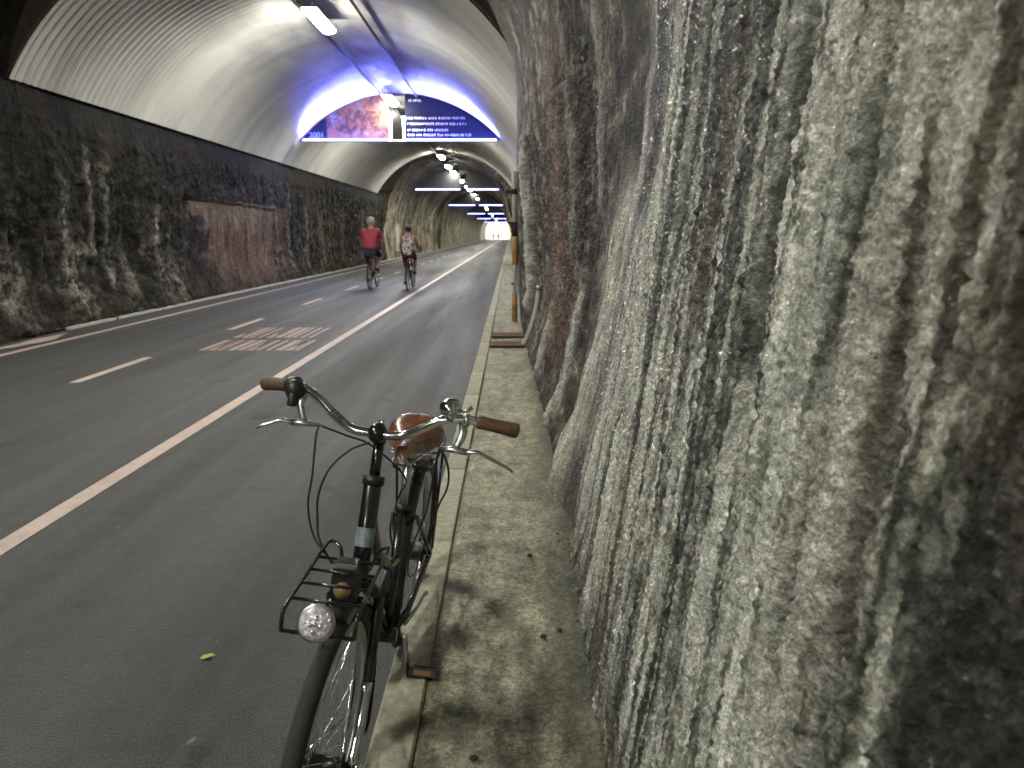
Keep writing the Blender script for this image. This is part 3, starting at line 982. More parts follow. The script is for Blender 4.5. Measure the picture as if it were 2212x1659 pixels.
for i, y in enumerate(lamp_y):
    if proto is None:
        o = proto = make_lamp()
    else:
        o = copy_tree(proto)
    h = 5.56 if 10.8 < y < 39.6 else 5.45
    o.location = (-3.72, y, h)
    vis = i - 4
    if vis < 0:
        lab = ['ceiling lamp farthest behind the camera over the road', 'ceiling lamp second farthest behind the camera', 'ceiling lamp over the road beside the camera, out of the picture', 'ceiling lamp hanging just above the top of the picture'][i]
    elif vis == 0:
        lab = 'large glowing ceiling lamp cut by the top edge of the picture, nearest to the viewer'
    else:
        lab = '%s glowing ceiling lamp down the tunnel, counted from the nearest one at the top' % ORD[vis]
    tag(o, lab, 'lamp', 'fluorescent lamps along the tunnel crown')

# ------------------------------------------------------------------ hanging history panels with light strips
def lunette(mb, xa, xb, zb, rad, zc, n=24, y=0, th=.04):
    """vertical panel between xa..xb from zb up to the circle of radius rad centred (0,zc)"""
    xsn = np.linspace(xa, xb, n)
    top = [max(zb + .002, zc + math.sqrt(max(rad * rad - x * x, 0))) for x in xsn]
    vs = []; fs = []
    for yy in (y, y + th):
        vs += [(x, yy, zb) for x in xsn] + [(x, yy, t) for x, t in zip(xsn, top)]
    for i in range(n - 1):
        fs.append((i, i + 1, n + i + 1, n + i))
        fs.append((2 * n + i, 3 * n + i, 3 * n + i + 1, 2 * n + i + 1))
        fs.append((n + i, n + i + 1, 3 * n + i + 1, 3 * n + i))
        fs.append((i, 2 * n + i, 2 * n + i + 1, i + 1))
    fs.append((0, n, 3 * n, 2 * n)); fs.append((n - 1, 3 * n - 1, 4 * n - 1, 2 * n - 1)) if False else None
    fs = [f for f in fs if f]
    mb.add(vs, fs, True)
    return mb

def hanging_panel(y, zb, rad, zc, gap, first, label, dim=1.0):
    root = empty('hanging_panel', (CX, y, zb), label=label, cat='banner', group='panels hung across the tunnel roof')
    hw = math.sqrt(rad * rad - (zb - zc) ** 2) - .02
    g0, g1 = gap
    for side, (xa, xb) in enumerate(((-hw, g0), (g1, hw))):
        mb = MB(); lunette(mb, xa, xb, 0.0, rad - .03, zc - zb)
        p = obj('picture_panel' if side == 0 else 'text_panel', mb, M['photo'] if (side == 0 and first) else (M['navy'] if first else M['black_print']), root, smooth=False)
        if first and side == 0:
            # dark corner block carrying the year
            mb = MB(); lunette(mb, xa + .02, xa + .86, .02, rad - .06, zc - zb, 10, -.012, .01)
            obj('year_block', mb, M['navy'], p, smooth=False)
            cu = bpy.data.curves.new('year', 'FONT'); cu.body = '2001'; cu.size = .25; cu.extrude = .002
            t = bpy.data.objects.new('year', cu); C.objects.link(t); t.parent = p
            t.location = (xa + .28, -.02, .05); t.rotation_euler = (PI / 2, 0, 0)
            bpy.context.view_layer.update()
            tm = bpy.data.meshes.new_from_object(t); bpy.data.objects.remove(t)
            o_ = obj('year', tm, M['grey_print'], p, smooth=False)
            o_.location = (xa + .28, -.02, .05); o_.rotation_euler = (PI / 2, 0, 0)
        if first and side == 1:
            rt = random.Random(3)
            mb = MB()
            for zz, x0, x1, hh in ((1.14, .12, .47, .07), (.62, .06, 1.86, .065), (.45, .06, 1.92, .065), (.26, .06, 1.35, .065), (.11, .06, 2.05, .065)):
                x = g1 + x0
                while x < g1 + x1:
                    w = rt.uniform(.03, .06)
                    # letter sized strokes
                    mb.box((x + w / 2, -.006, zz + hh * .5), (w * .35, .006, hh * rt.uniform(.8, 1.25)))
                    mb.box((x + w * .75, -.006, zz + hh * rt.choice((.15, .5, .85))), (w * .5, .006, hh * .25))
                    x += w + (rt.uniform(.035, .05) if rt.random() < .16 else .012)
            tag(obj('lettering', mb, M['white_print'], p), 'four lines of small white text below a title', None, None, 'stuff')
    for xa, xb in ((-hw + .16, g0), (g1, hw - .14)):
        xm = (xa + xb) / 2; wd = xb - xa
        if first:
            mb = MB(); mb.box((xm, -.16, -.062), (wd, .30, .02)); mb.box((xm, -.03, -.02), (wd, .015, .07)); mb.box((xm, -.305, -.027), (wd, .012, .05))
            bar = obj('light_bar', mb, M['housing'], root)
            mb = MB(); mb.box((xm, -.17, -.042), (wd - .02, .22, .012)); obj('uplight', mb, M['led'], bar)
            ld = bpy.data.lights.new('flood_light', 'AREA'); ld.shape = 'RECTANGLE'; ld.size = wd - .1; ld.size_y = .08
            ld.energy = 600; ld.color = (.16, .18, 1.0); ld.spread = R(112)
            lo_ = bpy.data.objects.new('flood_light', ld); C.objects.link(lo_); lo_.parent = bar
            lo_.location = (xm, -.335, .02); lo_.rotation_euler = (R(-146), 0, 0)
            mb = MB(); mb.box((xm, -.318, -.045), (wd - .02, .010, .062)); obj('light_strip', mb, M['led_front'], bar)
        else:
            mb = MB(); mb.box((xm, -.10, -.055), (wd, .18, .03)); mb.box((xm, -.03, -.01), (wd, .015, .06))
            bar = obj('light_bar', mb, M['housing'], root)
            mb = MB(); mb.box((xm, -.205, -.035), (wd - .02, .02, .08)); obj('light_strip', mb, M['led_far'], bar)
    if first:
        mb = MB()
        mb.box((g0 + .05, -.02, .30), (.09, .04, .68)); mb.box((g1 - .05, -.02, .30), (.09, .04, .68)); mb.box(((g0 + g1) / 2, -.03, -.03), (g1 - g0, .05, .05))
        obj('centre_post', mb, M['housing'], root)
    return root

hanging_panel(23.4, 4.46, 4.42, 1.45, (-.36, .16), True, 'large lit panel across the white lining, picture on its left, white text on its right')
RR = 4.30
hanging_panel(47.6, 4.42, 3.95, 1.75, (.22, .62), False, 'nearest dark panel above blue strip lights in the unlined tunnel')
hanging_panel(73.0, 4.42, 3.95, 1.75, (-.05, .35), False, 'second dark panel above blue strip lights deep in the tunnel')
hanging_panel(103.0, 4.42, 3.95, 1.75, (-.1, .3), False, 'third dark panel above blue strip lights deep in the tunnel')
hanging_panel(135.0, 4.42, 3.95, 1.75, (-.1, .3), False, 'fourth small panel above blue strip lights, near the far portal')
hanging_panel(176.0, 4.42, 3.95, 1.75, (-.1, .3), False, 'last and smallest panel with strip lights just before the far portal')

# ------------------------------------------------------------------ things on the right wall and walkway
root = empty('service_pipe', (.07, 11.25, .11), label='upright yellow and grey service pipe with dark collars on the right wall beyond the covers', cat='pipe')
mb = MB(); mb.cyl((0, 0, 0), (0, 0, .46), .045); obj('yellow_sleeve', mb, M['yellow_pipe'], root)
mb = MB(); mb.cyl((0, 0, .46), (.0, 0, .66), .028); obj('grey_pipe', mb, M['pale_pipe'], root)
mb = MB(); mb.ball((-.03, -.06, .62), .024, (1, .6, 1)); obj('reflector', mb, M['red_glass'], root)
mb = MB(); mb.cyl((0, 0, .66), (.01, 0, .92), .026); obj('grey_pipe', mb, M['pale_pipe'], root)
mb = MB(); mb.cyl((.01, 0, .92), (.01, 0, 1.36), .05); obj('yellow_sleeve', mb, M['yellow_pipe'], root)
mb = MB(); mb.cyl((.01, 0, 1.36), (.0, 0, 1.55), .055); mb.box((.0, -.01, 1.56), (.2, .07, .04)); obj('collar', mb, M['dark_metal'], root)
mb = MB(); mb.cyl((0, 0, 1.55), (-.01, 0, 2.35), .035); obj('grey_pipe', mb, M['pale_pipe'], root)
mb = MB(); mb.cyl((-.01, 0, 2.0), (-.01, 0, 2.08), .06); mb.box((-.01, 0, 2.04), (.26, .06, .05)); obj('collar', mb, M['dark_metal'], root)

root = empty('drain_pipe', (.2, 8.8, .12), label='pale curved pipe end leaning out of the wall foot behind the rusty covers', cat='pipe')
mb = MB(); mb.tube(spline([(-.03, .0, 0), (.03, -.02, .12), (.10, -.05, .34), (.145, -.08, .56), (.16, -.10, .74)], 6), .034, 10)
obj('pipe_body', mb, M['pale_pipe'], root)
mb = MB(); mb.tube([(.155, -.098, .70), (.161, -.101, .755)], .038, 10); obj('pipe_rim', mb, M['steel'], root)

for i, (y, lab) in enumerate(((9.6, 'rusty brown cover on the walkway, the farther of two'), (8.78, 'rusty brown cover on the walkway, the nearer of two'))):
    root = empty('access_cover', (-.03, y, .122), label=lab, cat='cover', group='rusty covers across the walkway')
    mb = MB(); mb.box((0, 0, .0), (.44, .34, .02)); obj('plate', mb, M['rust'], root)
    for q in (.175, -.175):
        mb = MB(); mb.box((0, q, .002), (.46, .015, .024)); obj('edge_bar', mb, M['dark_metal'], root)

bm = bmesh.new()
lv = [bm.verts.new(p) for p in ((0, 0, .004), (.018, .014, .010), (.04, .018, .006), (.062, .008, .016), (.078, -.006, .006), (.05, -.016, .012), (.022, -.014, .004))]
bm.faces.new(lv)
o = tag(obj('fallen_leaf', bm, M['leaf'], None, False), 'small yellow green leaf lying on the asphalt left of the bicycle headlamp', 'leaf')
o.location = (-1.12, 2.24, .004)
o.scale = (.7, .7, .7)
o.rotation_euler = (0, 0, R(20))
pm = MB(); pm.ball((0, 0, 0), .011, (1.2, .8, .7), 8); pmesh = pm.mesh('pebble'); pmesh.materials.append(M['pebble'])
for (x, y, lab) in ((.085, 2.83, 'dark crumb of stone on the walkway farthest from the viewer'), (.115, 2.2, 'dark crumb of stone midway along the walkway beside the wall foot'),
                    (.175, 2.24, 'dark crumb of stone closest to the wall foot on the walkway'), (-.10, 1.62, 'dark crumb of stone on the walkway just right of the kerb')):
    o = obj('pebble', pmesh); o.location = (x, y, .118); o.rotation_euler = (0, 0, x * 30)
    tag(o, lab, 'stone', 'crumbs of stone on the walkway')
# rubble along the wall foot
rr = random.Random(9)
mb = MB()
for i in range(420):
    y = rr.uniform(1.0, 6.5)
    x = .265 + rr.gauss(0, .02)
    s = rr.uniform(.002, .008)
    mb.ball((x, y, .13 + rr.uniform(-.004, .006)), s, (1, rr.uniform(.7, 1.4), .7), 6)
tag(obj('rubble', mb, simple('grey_rubble', (.17, .16, .12), .85, var=.4, vscale=20, bump=.5, bscale=80)), kind='stuff')

# ------------------------------------------------------------------ the parked bicycle
def ring_pts(cy, cz, r, n=48, x=0, a0=0, a1=2 * PI, full=True):
    k = n if full else n + 1
    return [(x, cy + r * math.sin(a0 + (a1 - a0) * i / n), cz + r * math.cos(a0 + (a1 - a0) * i / n)) for i in range(k)]

def wheel(root, cy, big_hub):
    wz = .345
    w = empty('wheel'); w.parent = root
    mb = MB(); mb.tube(ring_pts(cy, wz, .325, 72), .020, 12, closed=True)
    obj('tyre', mb, M['rubber'], w)
    mb = MB()
    R0 = .303
    prof = [(-.013, R0 + .004), (-.013, R0 - .012), (-.006, R0 - .020), (.006, R0 - .020), (.013, R0 - .012), (.013, R0 + .004)]
    n = 72; vs = []; fs = []
    for i in range(n):
        a = 2 * PI * i / n
        for x, r in prof: vs.append((x, cy + r * math.sin(a), wz + r * math.cos(a)))
    q = len(prof)
    for i in range(n):
        j = (i + 1) % n
        for k in range(q):
            l = (k + 1) % q
            fs.append((i * q + k, i * q + l, j * q + l, j * q + k))
    mb.add(vs, fs)
    obj('rim', mb, M['alu'], w)
    hr = .034 if big_hub else .018
    mb = MB(); mb.lathe([(.010, -.055), (.010, -.04), (hr + .008, -.038), (hr + .008, -.033), (hr, -.030), (hr, .030), (hr + .008, .033), (hr + .008, .038), (.010, .04), (.010, .055)], (0, cy, wz), (1, 0, 0), 20)
    obj('hub', mb, M['black_plastic'] if big_hub else M['dark_hub'], w)
    mb = MB()
    for i in range(36):
        a = 2 * PI * i / 36
        s = 1 if i % 2 else -1
        off = (.55 if (i // 2) % 2 else -.55)
        a2 = a + off
        mb.tube([(s * .033, cy + (hr + .004) * math.sin(a2), wz + (hr + .004) * math.cos(a2)), (0, cy + .288 * math.sin(a), wz + .288 * math.cos(a))], .0011, 4, cap=False)
    obj('spokes', mb, M['chrome'], w)
    return w
M['dark_hub'] = simple('dark_hub_metal', (.03, .03, .03), .3, .7)

bike = empty('bicycle', (-.425, 1.88, 0.0), (0, R(6.5), R(-2.7)), 'black city bicycle with chrome handlebar, brown grips and tan saddle, leaning at the kerb', 'bicycle')
FY, RY = -.54, .53
wf = wheel(bike, FY, False)
wr = wheel(bike, RY, True)
def ax(t, off=0.0):   # point on the steering axis
    return (0, -.493 + .358 * t - .934 * off, .327 + .934 * t + .358 * off)
# frame
mb = MB()
mb.tube([ax(.395), ax(.40), ax(.62), ax(.625)], [.020, .0225, .0225, .020], 16)
mb.tube([ax(.42), (0, -.20, .575), (0, .07, .285)], .0165, 12)
mb.tube(spline([ax(.57), (0, -.16, .68), (0, .02, .545), (0, .155, .50)], 5), .0155, 12)
mb.tube([(0, .07, .285), (0, .20, .665)], .0165, 12)
mb.cyl((-.036, .07, .285), (.036, .07, .285), .024)
for s in (-1, 1):
    mb.tube([(s * .02, .09, .285), (s * .045, .20, .30), (s * .062, RY, .345)], [.011, .011, .009], 10)
    mb.tube([(s * .017, .19, .64), (s * .04, .26, .60), (s * .062, RY, .345)], [.009, .009, .008], 10)
    mb.lathe([(.014, -.004), (.014, .004)], (s * .064, RY, .345), (1, 0, 0), 12)
frame = obj('frame', mb, M['black_paint'], bike)
mb = MB(); mb.tube([ax(.475), ax(.52)], .0232, 16, cap=False); obj('badge', mb, M['sticker'], frame)
mb = MB(); mb.tube([(0.0, -.055, .432), (0, -.095, .474)], .0172, 12, cap=False); obj('badge', mb, M['sticker'], frame)
for t0_, t1_ in ((.385, .398), (.622, .645)):
    mb = MB(); mb.tube([ax(t0_), ax(t1_)], .027, 16); obj('headset_cup', mb, M['black_plastic'], bike)
# fork
mb = MB()
mb.tube([(-.055, *ax(.36)[1:]), (-.03, *ax(.385)[1:]), (.03, *ax(.385)[1:]), (.055, *ax(.36)[1:])], [.012, .017, .017, .012], 12)
for s in (-1, 1):
    mb.tube(spline([(s * .055, *ax(.36)[1:]), (s * .056, *ax(.2)[1:]), (s * .056, *ax(.08, .015)[1:]), (s * .056, FY, .345)], 5), [.013] * 6 + [.012] * 5 + [.010] * 5, 12)
    mb.lathe([(.013, -.004), (.013, .004)], (s * .06, FY, .345), (1, 0, 0), 12)
fork = obj('fork', mb, M['black_paint'], bike)
for s in (-1, 1):
    mb = MB(); mb.tube(spline([(s * .056, *ax(.17, .003)[1:]), (s * .056, *ax(.08, .015)[1:]), (s * .056, FY, .35)], 5), [.0135] * 6 + [.0115] * 5, 12)
    obj('blade_sleeve', mb, M['chrome'], fork)
mb = MB()
for s in (-1, 1):
    mb = MB(); mb.lathe([(.010, 0), (.010, .012), (.006, .02)], (s * .062, FY, .345), (s, 0, 0), 10)
    obj('axle_nut', mb, M['chrome'], fork)
# mudguards
def mudguard(cy, a0, a1, name, sides):
    mb = MB()
    n = 36; vs = []; fs = []; q = 9
    for i in range(n + 1):
        a = a0 + (a1 - a0) * i / n
        for k in range(q):
            t = PI * (k / (q - 1)) - PI / 2
            x = .029 * math.sin(t); r = .350 + .013 * math.cos(t)
            vs.append((x, cy + r * math.sin(a), .345 + r * math.cos(a)))
    for i in range(n):
        for k in range(q - 1):
            fs.append((i * q + k, i * q + k + 1, (i + 1) * q + k + 1, (i + 1) * q + k))
    mb.add(vs, fs)
    g = obj('mudguard', mb, M['black_paint'], bike)
    mb = MB()
    for a in sides:
        for s in (-1, 1):
            mb.tube([(s * .062, cy, .352), (s * .032, cy + .352 * math.sin(a), .345 + .352 * math.cos(a))], .0028, 6)
    obj('stays', mb, M['chrome'], g)
    return g
mudguard(FY, R(0), R(118), 'front', (R(112), R(70)))
mudguard(RY, R(-95), R(112), 'rear', (R(105), R(65)))
# stem and handlebar
mb = MB()
mb.tube([ax(.63), ax(.745)], .0135, 14)
mb.tube([ax(.725), ax(.752), (0, -.262, 1.036)], [.016, .018, .020], 14)
mb.ball((0, -.262, 1.038), .026, (.95, 1, 1), 16)
stem = obj('stem', mb, M['black_paint'], bike)
mb = MB(); mb.lathe([(.009, 0), (.009, .01), (.005, .013)], ax(.77), (0, .358, .934), 10); obj('bolt', mb, M['chrome'], stem)
LE = (-.312, -.185, 1.108); RE = (.338, -.262, 1.085)
bar_pts = [(-.215, -.215, 1.118), (-.19, -.222, 1.113), (-.155, -.232, 1.098), (-.11, -.247, 1.065), (-.06, -.262, 1.041), (0, -.265, 1.038),
           (.06, -.270, 1.041), (.11, -.277, 1.068), (.155, -.278, 1.094), (.20, -.276, 1.102), (.235, -.273, 1.100)]
mb = MB(); mb.tube(spline([LE] + bar_pts + [RE], 6), .0111, 16)
bar = obj('handlebar', mb, M['chrome'], bike)
mb = MB()
for k in range(7):
    t = k * .0065
    mb.tube([(-.118 + t, -.2445 - t * .3, 1.0712 - t * .62), (-.1155 + t, -.2452 - t * .3, 1.0697 - t * .62)], .0116, 14, cap=False)
obj('knurling', mb, M['black_plastic'], bar)
def grip(a, b):
    a = Vector(a); b = Vector(b)
    d_ = b - a; L = d_.length
    mb = MB()
    mb.lathe([(.0155, 0), (.0172, .004), (.0165, .02), (.0158, L * .3), (.0172, L * .7), (.0185, L - .012), (.0172, L - .003), (.010, L)], a, d_, 18)
    g = obj('grip', mb, M['grip'], bike)
    mb = MB()
    for k in range(9):
        p = a + d_ * (.1 + k * .095)
        mb.tube([p, p + d_.normalized() * .0025], .0183, 14, cap=False)
    return g
grip((-.238, -.208, 1.1155), LE)
grip((.237, -.273, 1.100), RE)
# gear shifter on one side
mb = MB()
mb.cyl((-.212, -.216, 1.118), (-.240, -.2075, 1.115), .024)
mb.ball((-.214, -.236, 1.112), .024, (1.0, 1.0, 1.2), 14)
mb.cyl((-.214, -.24, 1.12), (-.212, -.262, 1.080), .012)
obj('gear_shifter', mb, M['black_plastic'], bike)
# brake levers
def brake(s, cx, cy, cz, tip):
    mb = MB()
    mb.cyl((cx, cy, cz), (cx + s * .014, cy + (.002 if s > 0 else .004), cz), .0165)
    q = -.028 if s < 0 else -.020
    mb.tube(spline([(cx, cy - .005, cz - .008), (cx + s * .004, cy - .030, cz - .028), (cx - s * .010, cy - .040, cz - .040 + q)], 4), [.010] * 4 + [.009] * 5, 10, flat=.7)
    mb.tube([(cx - s * .048, cy - .034, cz - .046 + q), (cx - s * .012, cy - .040, cz - .042 + q), (cx + s * .020, cy - .043, cz - .044 + q)], [.006, .012, .011], 10, flat=.7)
    b = obj('brake_lever', mb, M['alu'], bike)
    mb = MB()
    p0 = Vector((cx + s * .014, cy - .043, cz - .044 + q)); p3 = Vector(tip)
    pts = spline([p0, p0 + Vector((s * .03, -.004, .004)), p0.lerp(p3, .6) + Vector((0, 0, .008)), p3 + Vector((-s * .012, 0, .008)), p3], 6)
    n = len(pts)
    mb.tube(pts, [.0085 - .004 * i / n for i in range(n)], 10, flat=.6)
    obj('blade', mb, M['alu'], b)
    return b
brake(-1, -.190, -.222, 1.112, (-.290, -.275, 1.018))
brake(1, .205, -.276, 1.100, (.335, -.315, 1.000))
# bell
mb = MB()
c = (.172, -.285, 1.128)
mb.lathe([(.004, -.018), (.004, -.004), (.0255, -.003), (.0265, .001), (.0255, .008), (.021, .015), (.013, .020), (.004, .0225)], c, (-.25, -.35, .9), 24)
bell = obj('bell', mb, M['chrome'], bike)
mb = MB(); mb.tube([(.172, -.279, 1.100), (.176, -.283, 1.115)], .013, 12); mb.tube([(.19, -.285, 1.124), (.21, -.285, 1.126), (.222, -.280, 1.134)], [.004, .005, .006], 8)
obj('striker', mb, M['alu'], bell)
# cables
def cable(pts, name='cable', r=.0027):
    mb = MB(); mb.tube(spline(pts, 8), r, 7); return obj('cable', mb, M['black_plastic'], bike)
cable([(-.144, -.258, 1.038), (-.142, -.285, 1.02), (-.138, -.31, .93), (-.140, -.325, .86), (-.12, -.34, .795), (-.085, -.36, .762), (-.035, -.38, .735)])
cable([(-.14, -.258, 1.038), (-.08, -.24, 1.015), (-.03, -.21, .99), (.03, -.17, .93), (.055, -.12, .87), (.03, -.06, .80), (0.018, -.09, .72), (.017, .0, .60)])
cable([(-.012, -.285, 1.02), (-.055, -.30, 1.0), (-.095, -.32, .955), (-.115, -.33, .89), (-.112, -.335, .83), (-.10, -.35, .785), (-.06, -.37, .74)])
cable([(.158, -.31, 1.035), (.15, -.30, .985), (.14, -.26, .90), (.12, -.16, .80), (.085, .0, .68), (.05, .1, .55), (.04, .2, .42), (.06, .45, .345)])
cable([(.160, -.31, 1.036), (.178, -.28, .985), (.175, -.2, .90), (.14, -.05, .78), (.10, .12, .62), (.075, .32, .45), (.07, .48, .36)])
# saddle
def saddle(parent):
    ns, nr = 26, 20
    vs = []; fs = []
    for i in range(ns):
        t = i / (ns - 1)                       # 0 nose, 1 rear
        y = .05 + .29 * t
        w = .020 + .074 * sstep(.15, .82, np.array(t))
        w = float(w) * (1 - .25 * max(0, t - .88) / .12)
        zt = .898 + .030 * sstep(.35, 1.0, np.array(t)) - .008 * math.sin(t * PI)
        for k in range(nr):
            a = PI * k / (nr - 1)
            x = .008 + w * math.cos(a) * (1 + .05 * math.sin(a))
            dep = .024 + .030 * t
            z = zt + .012 * math.sin(a) - dep * abs(math.cos(a)) ** 5
            if t > .85: z -= .010 * ((t - .85) / .15) ** 2
            vs.append((x, y, z))
    for i in range(ns - 1):
        for k in range(nr - 1):
            fs.append((i * nr + k, i * nr + k + 1, (i + 1) * nr + k + 1, (i + 1) * nr + k))
    fs.append(tuple(range(nr))); fs.append(tuple((ns - 1) * nr + k for k in range(nr))[::-1])
    for i in range(ns - 1): fs.append((i * nr, (i + 1) * nr, (i + 1) * nr + nr - 1, i * nr + nr - 1))
    mb = MB(); mb.add(vs, fs)
    s = obj('saddle', mb, M['leather'], parent)
    mb = MB()
    for sx in (-1, 1):
        pts = [(sx * .052 + .013 * math.cos(a), .285 + .013 * math.sin(a), .800 + .0075 * a / (2 * PI) * 1.5) for a in np.linspace(0, 2 * PI * 5, 60)]
        mb.tube(pts, .003, 6)
        mb.tube([(sx * .012, .08, .865), (sx * .018, .13, .825), (sx * .035, .26, .805), (sx * .052, .29, .80)], .0035, 6)
        mb.tube([(sx * .052, .285, .85), (sx * .06, .30, .875)], .008, 8)
    mb.tube([(-.055, .29, .796), (0, .30, .793), (.055, .29, .796)], .006, 8)
    obj('springs', mb, M['alu'], s)
    return s
saddle(bike)
mb = MB(); mb.tube([(0, .195, .65), (0, .240, .81)], .0133, 14); mb.cyl((-.02, .242, .82), (.02, .242, .82), .013); obj('seat_post', mb, M['alu'], bike)
mb = MB(); mb.cyl((-.022, .197, .655), (.026, .197, .655), .009); mb.tube([(0, .193, .645), (0, .199, .665)], .021, 14); obj('seat_clamp', mb, M['black_plastic'], bike)
# rear carrier
mb = MB()
for s in (-1, 1):
    mb.tube(spline([(s * .035, .27, .755), (s * .065, .31, .760), (s * .068, .5, .76), (s * .062, .66, .76), (s * .03, .70, .76)], 4), .005, 8)
    mb.tube([(s * .068, .40, .757), (s * .068, RY, .365)], .0045, 8)
    mb.tube([(s * .068, .58, .757), (s * .068, RY, .365)], .0045, 8)
for y in (.30, .38, .46, .54, .62): mb.tube([(-.066, y, .760), (.066, y, .760)], .004, 6)
mb.tube([(0, .25, .70), (0, .29, .757)], .006, 8)
obj('rear_carrier', mb, M['black_paint'], bike)
mb = MB(); mb.box((0, .44, .775), (.045, .25, .018)); obj('spring_clamp', mb, M['black_plastic'], bike)
# front carrier
mb = MB()
def rail(s, x0):
    pts = spline([(x0 * .45, -.37, .735), (x0 * .62, -.330, .762), (x0 * .92, -.318, .772), (x0, -.345, .772), (x0, -.48, .768), (x0, -.60, .764), (x0 * 1.01, -.622, .752), (x0, -.628, .722)], 5)
    mb.tube(pts, .0044, 8)
rail(-1, -.086); rail(1, .062)
mb.tube([(-.086, -.628, .722), (.062, -.628, .722)], .0044, 8)
for y in (-.395, -.455, -.515, -.580): mb.tube([(-.086, y, .767), (.062, y, .767)], .0036, 6)
fc = obj('front_carrier', mb, M['black_paint'], bike)
mb = MB(); mb.box((-.012, -.425, .735), (.062, .055, .075), taper=.8); mb.box((-.012, -.425, .69), (.05, .05, .03)); br_ = obj('bracket', mb, M['black_plastic'], bike)
mb = MB(); mb.box((-.012, -.420, .776), (.048, .03, .008)); obj('bracket_cap', mb, M['chrome'], br_)
mb = MB(); mb.ball((-.012, -.452, .722), .021, (1, .8, 1)); obj('reflector', mb, M['amber'], br_)
# headlamp
lc = (-.008, -.655, .765)
axl = Vector((.08, -1, .33)).normalized()
mb = MB(); mb.lathe([(.008, -.05), (.020, -.045), (.030, -.025), (.036, -.006), (.037, .002), (.0345, .004)], lc, axl, 28)
hl = obj('headlamp', mb, M['housing_grey'] if 'housing_grey' in M else M['alu'], bike)
mb = MB(); mb.lathe([(.034, 0), (.031, .004), (.018, .0085), (.004, .0095)], Vector(lc) + axl * .003, axl, 28); obj('lens', mb, M['lens'], hl)
mb = MB()
side = axl.cross(Vector((0, 0, 1))).normalized(); upv = side.cross(axl)
for dx_, dz_ in ((-.010, -.003), (.008, -.002), (-.002, .012), (.002, -.014), (.0, .0)):
    p = Vector(lc) + axl * .011 + side * dx_ + upv * dz_
    mb.ball(p, .0052, (1, 1, 1), 10)
obj('led_lens', mb, M['lens_led'], hl)
mb = MB(); mb.tube([(-.008, -.625, .735), (-.008, -.63, .755)], .006, 8); mb.tube([(-.008, -.60, .768), (-.008, -.625, .778)], .005, 8); obj('mount', mb, M['chrome'], hl)
# crankset
mb = MB()
a_dn = Vector((.062, .07, .285))
mb.tube([a_dn, (.068, .085, .22), (.075, .115, .125)], [.013, .010, .012], 10, flat=.7)
crank = obj('crank', mb, M['alu'], bike)
mb = MB()
mb.tube([(-.062, .07, .285), (-.068, .055, .35), (-.075, .025, .445)], [.013, .010, .012], 10, flat=.7)
obj('crank', mb, M['alu'], bike)
def pedal(cx, cy, cz, rot):
    mb = MB()
    m3 = Matrix.Rotation(rot, 3, 'X')
    def L_(p): q = m3 @ Vector(p); return (cx + q.x, cy + q.y, cz + q.z)
    for yy in (-.032, .032): mb.box(L_((0, yy, 0)), (.088, .012, .024), m3)
    for xx in (-.040, .040): mb.box(L_((xx, 0, 0)), (.010, .064, .020), m3)
    mb.box(L_((0, 0, 0)), (.09, .020, .018), m3)
    p = obj('pedal', mb, M['black_plastic'], bike)
    for yy in (-.0395, .0395):
        mb = MB(); mb.box(L_((0, yy, 0)), (.055, .003, .015), m3)
        obj('reflector', mb, M['amber'], p)
pedal(.125, .118, .139, R(-28))
pedal(-.125, .025, .445, R(10))
# chain guard
mb = MB()
pts = [(-.052, .07 + .085 * math.cos(a), .285 + .085 * math.sin(a)) for a in np.linspace(R(60), R(300), 14)]
mb.tube(pts + [(-.052, .45, .30), (-.052, RY + .03, .32), (-.052, RY + .03, .375), (-.052, .45, .385)], .014, 8, closed=True)
mb.box((-.052, .27, .34), (.010, .42, .085)); mb.lathe([(.09, -.006), (.09, .006)], (-.052, .07, .285), (1, 0, 0), 24)
obj('chain_guard', mb, M['black_plastic'], bike)
# kick stand folded up
mb = MB(); mb.tube([(.045, .16, .275), (.06, .30, .25), (.065, .42, .235), (.07, .45, .225)], [.008, .007, .007, .009], 8); obj('kick_stand', mb, M['alu'], bike)
# rear light
mb = MB(); mb.box((0, .715, .735), (.08, .02, .035)); obj('rear_light', mb, M['red_glass'], bike)

# ------------------------------------------------------------------ people on bicycles
def skinned(name, verts, edges, rad, mat, parent, root_i=0, sub=2):
    me = bpy.data.meshes.new(name)
    me.from_pydata(verts, edges, [])
    me.materials.append(mat)
    o = bpy.data.objects.new(name, me)
    C.objects.link(o); o.parent = parent
    md = o.modifiers.new('skin', 'SKIN')
    md.use_smooth_shade = True
    sv = me.skin_vertices[0].data if me.skin_vertices else None
    if sv is None:
        # layer is made with the modifier through bmesh
        bm = bmesh.new(); bm.from_mesh(me); bm.verts.layers.skin.verify(); bm.to_mesh(me); bm.free()
        sv = me.skin_vertices[0].data
    for i, r in enumerate(rad):
        rr_ = r if isinstance(r, tuple) else (r, r)
        sv[i].radius = rr_
        sv[i].use_root = (i == root_i)
    sd = o.modifiers.new('sub', 'SUBSURF'); sd.levels = sub; sd.render_levels = sub
    return o

def chain(V, E, Rr, pts, start=None):
    prev = start
    for p, r in pts:
        V.append(p); Rr.append(r)
        i = len(V) - 1
        if prev is not None: E.append((prev, i))
        prev = i
    return prev

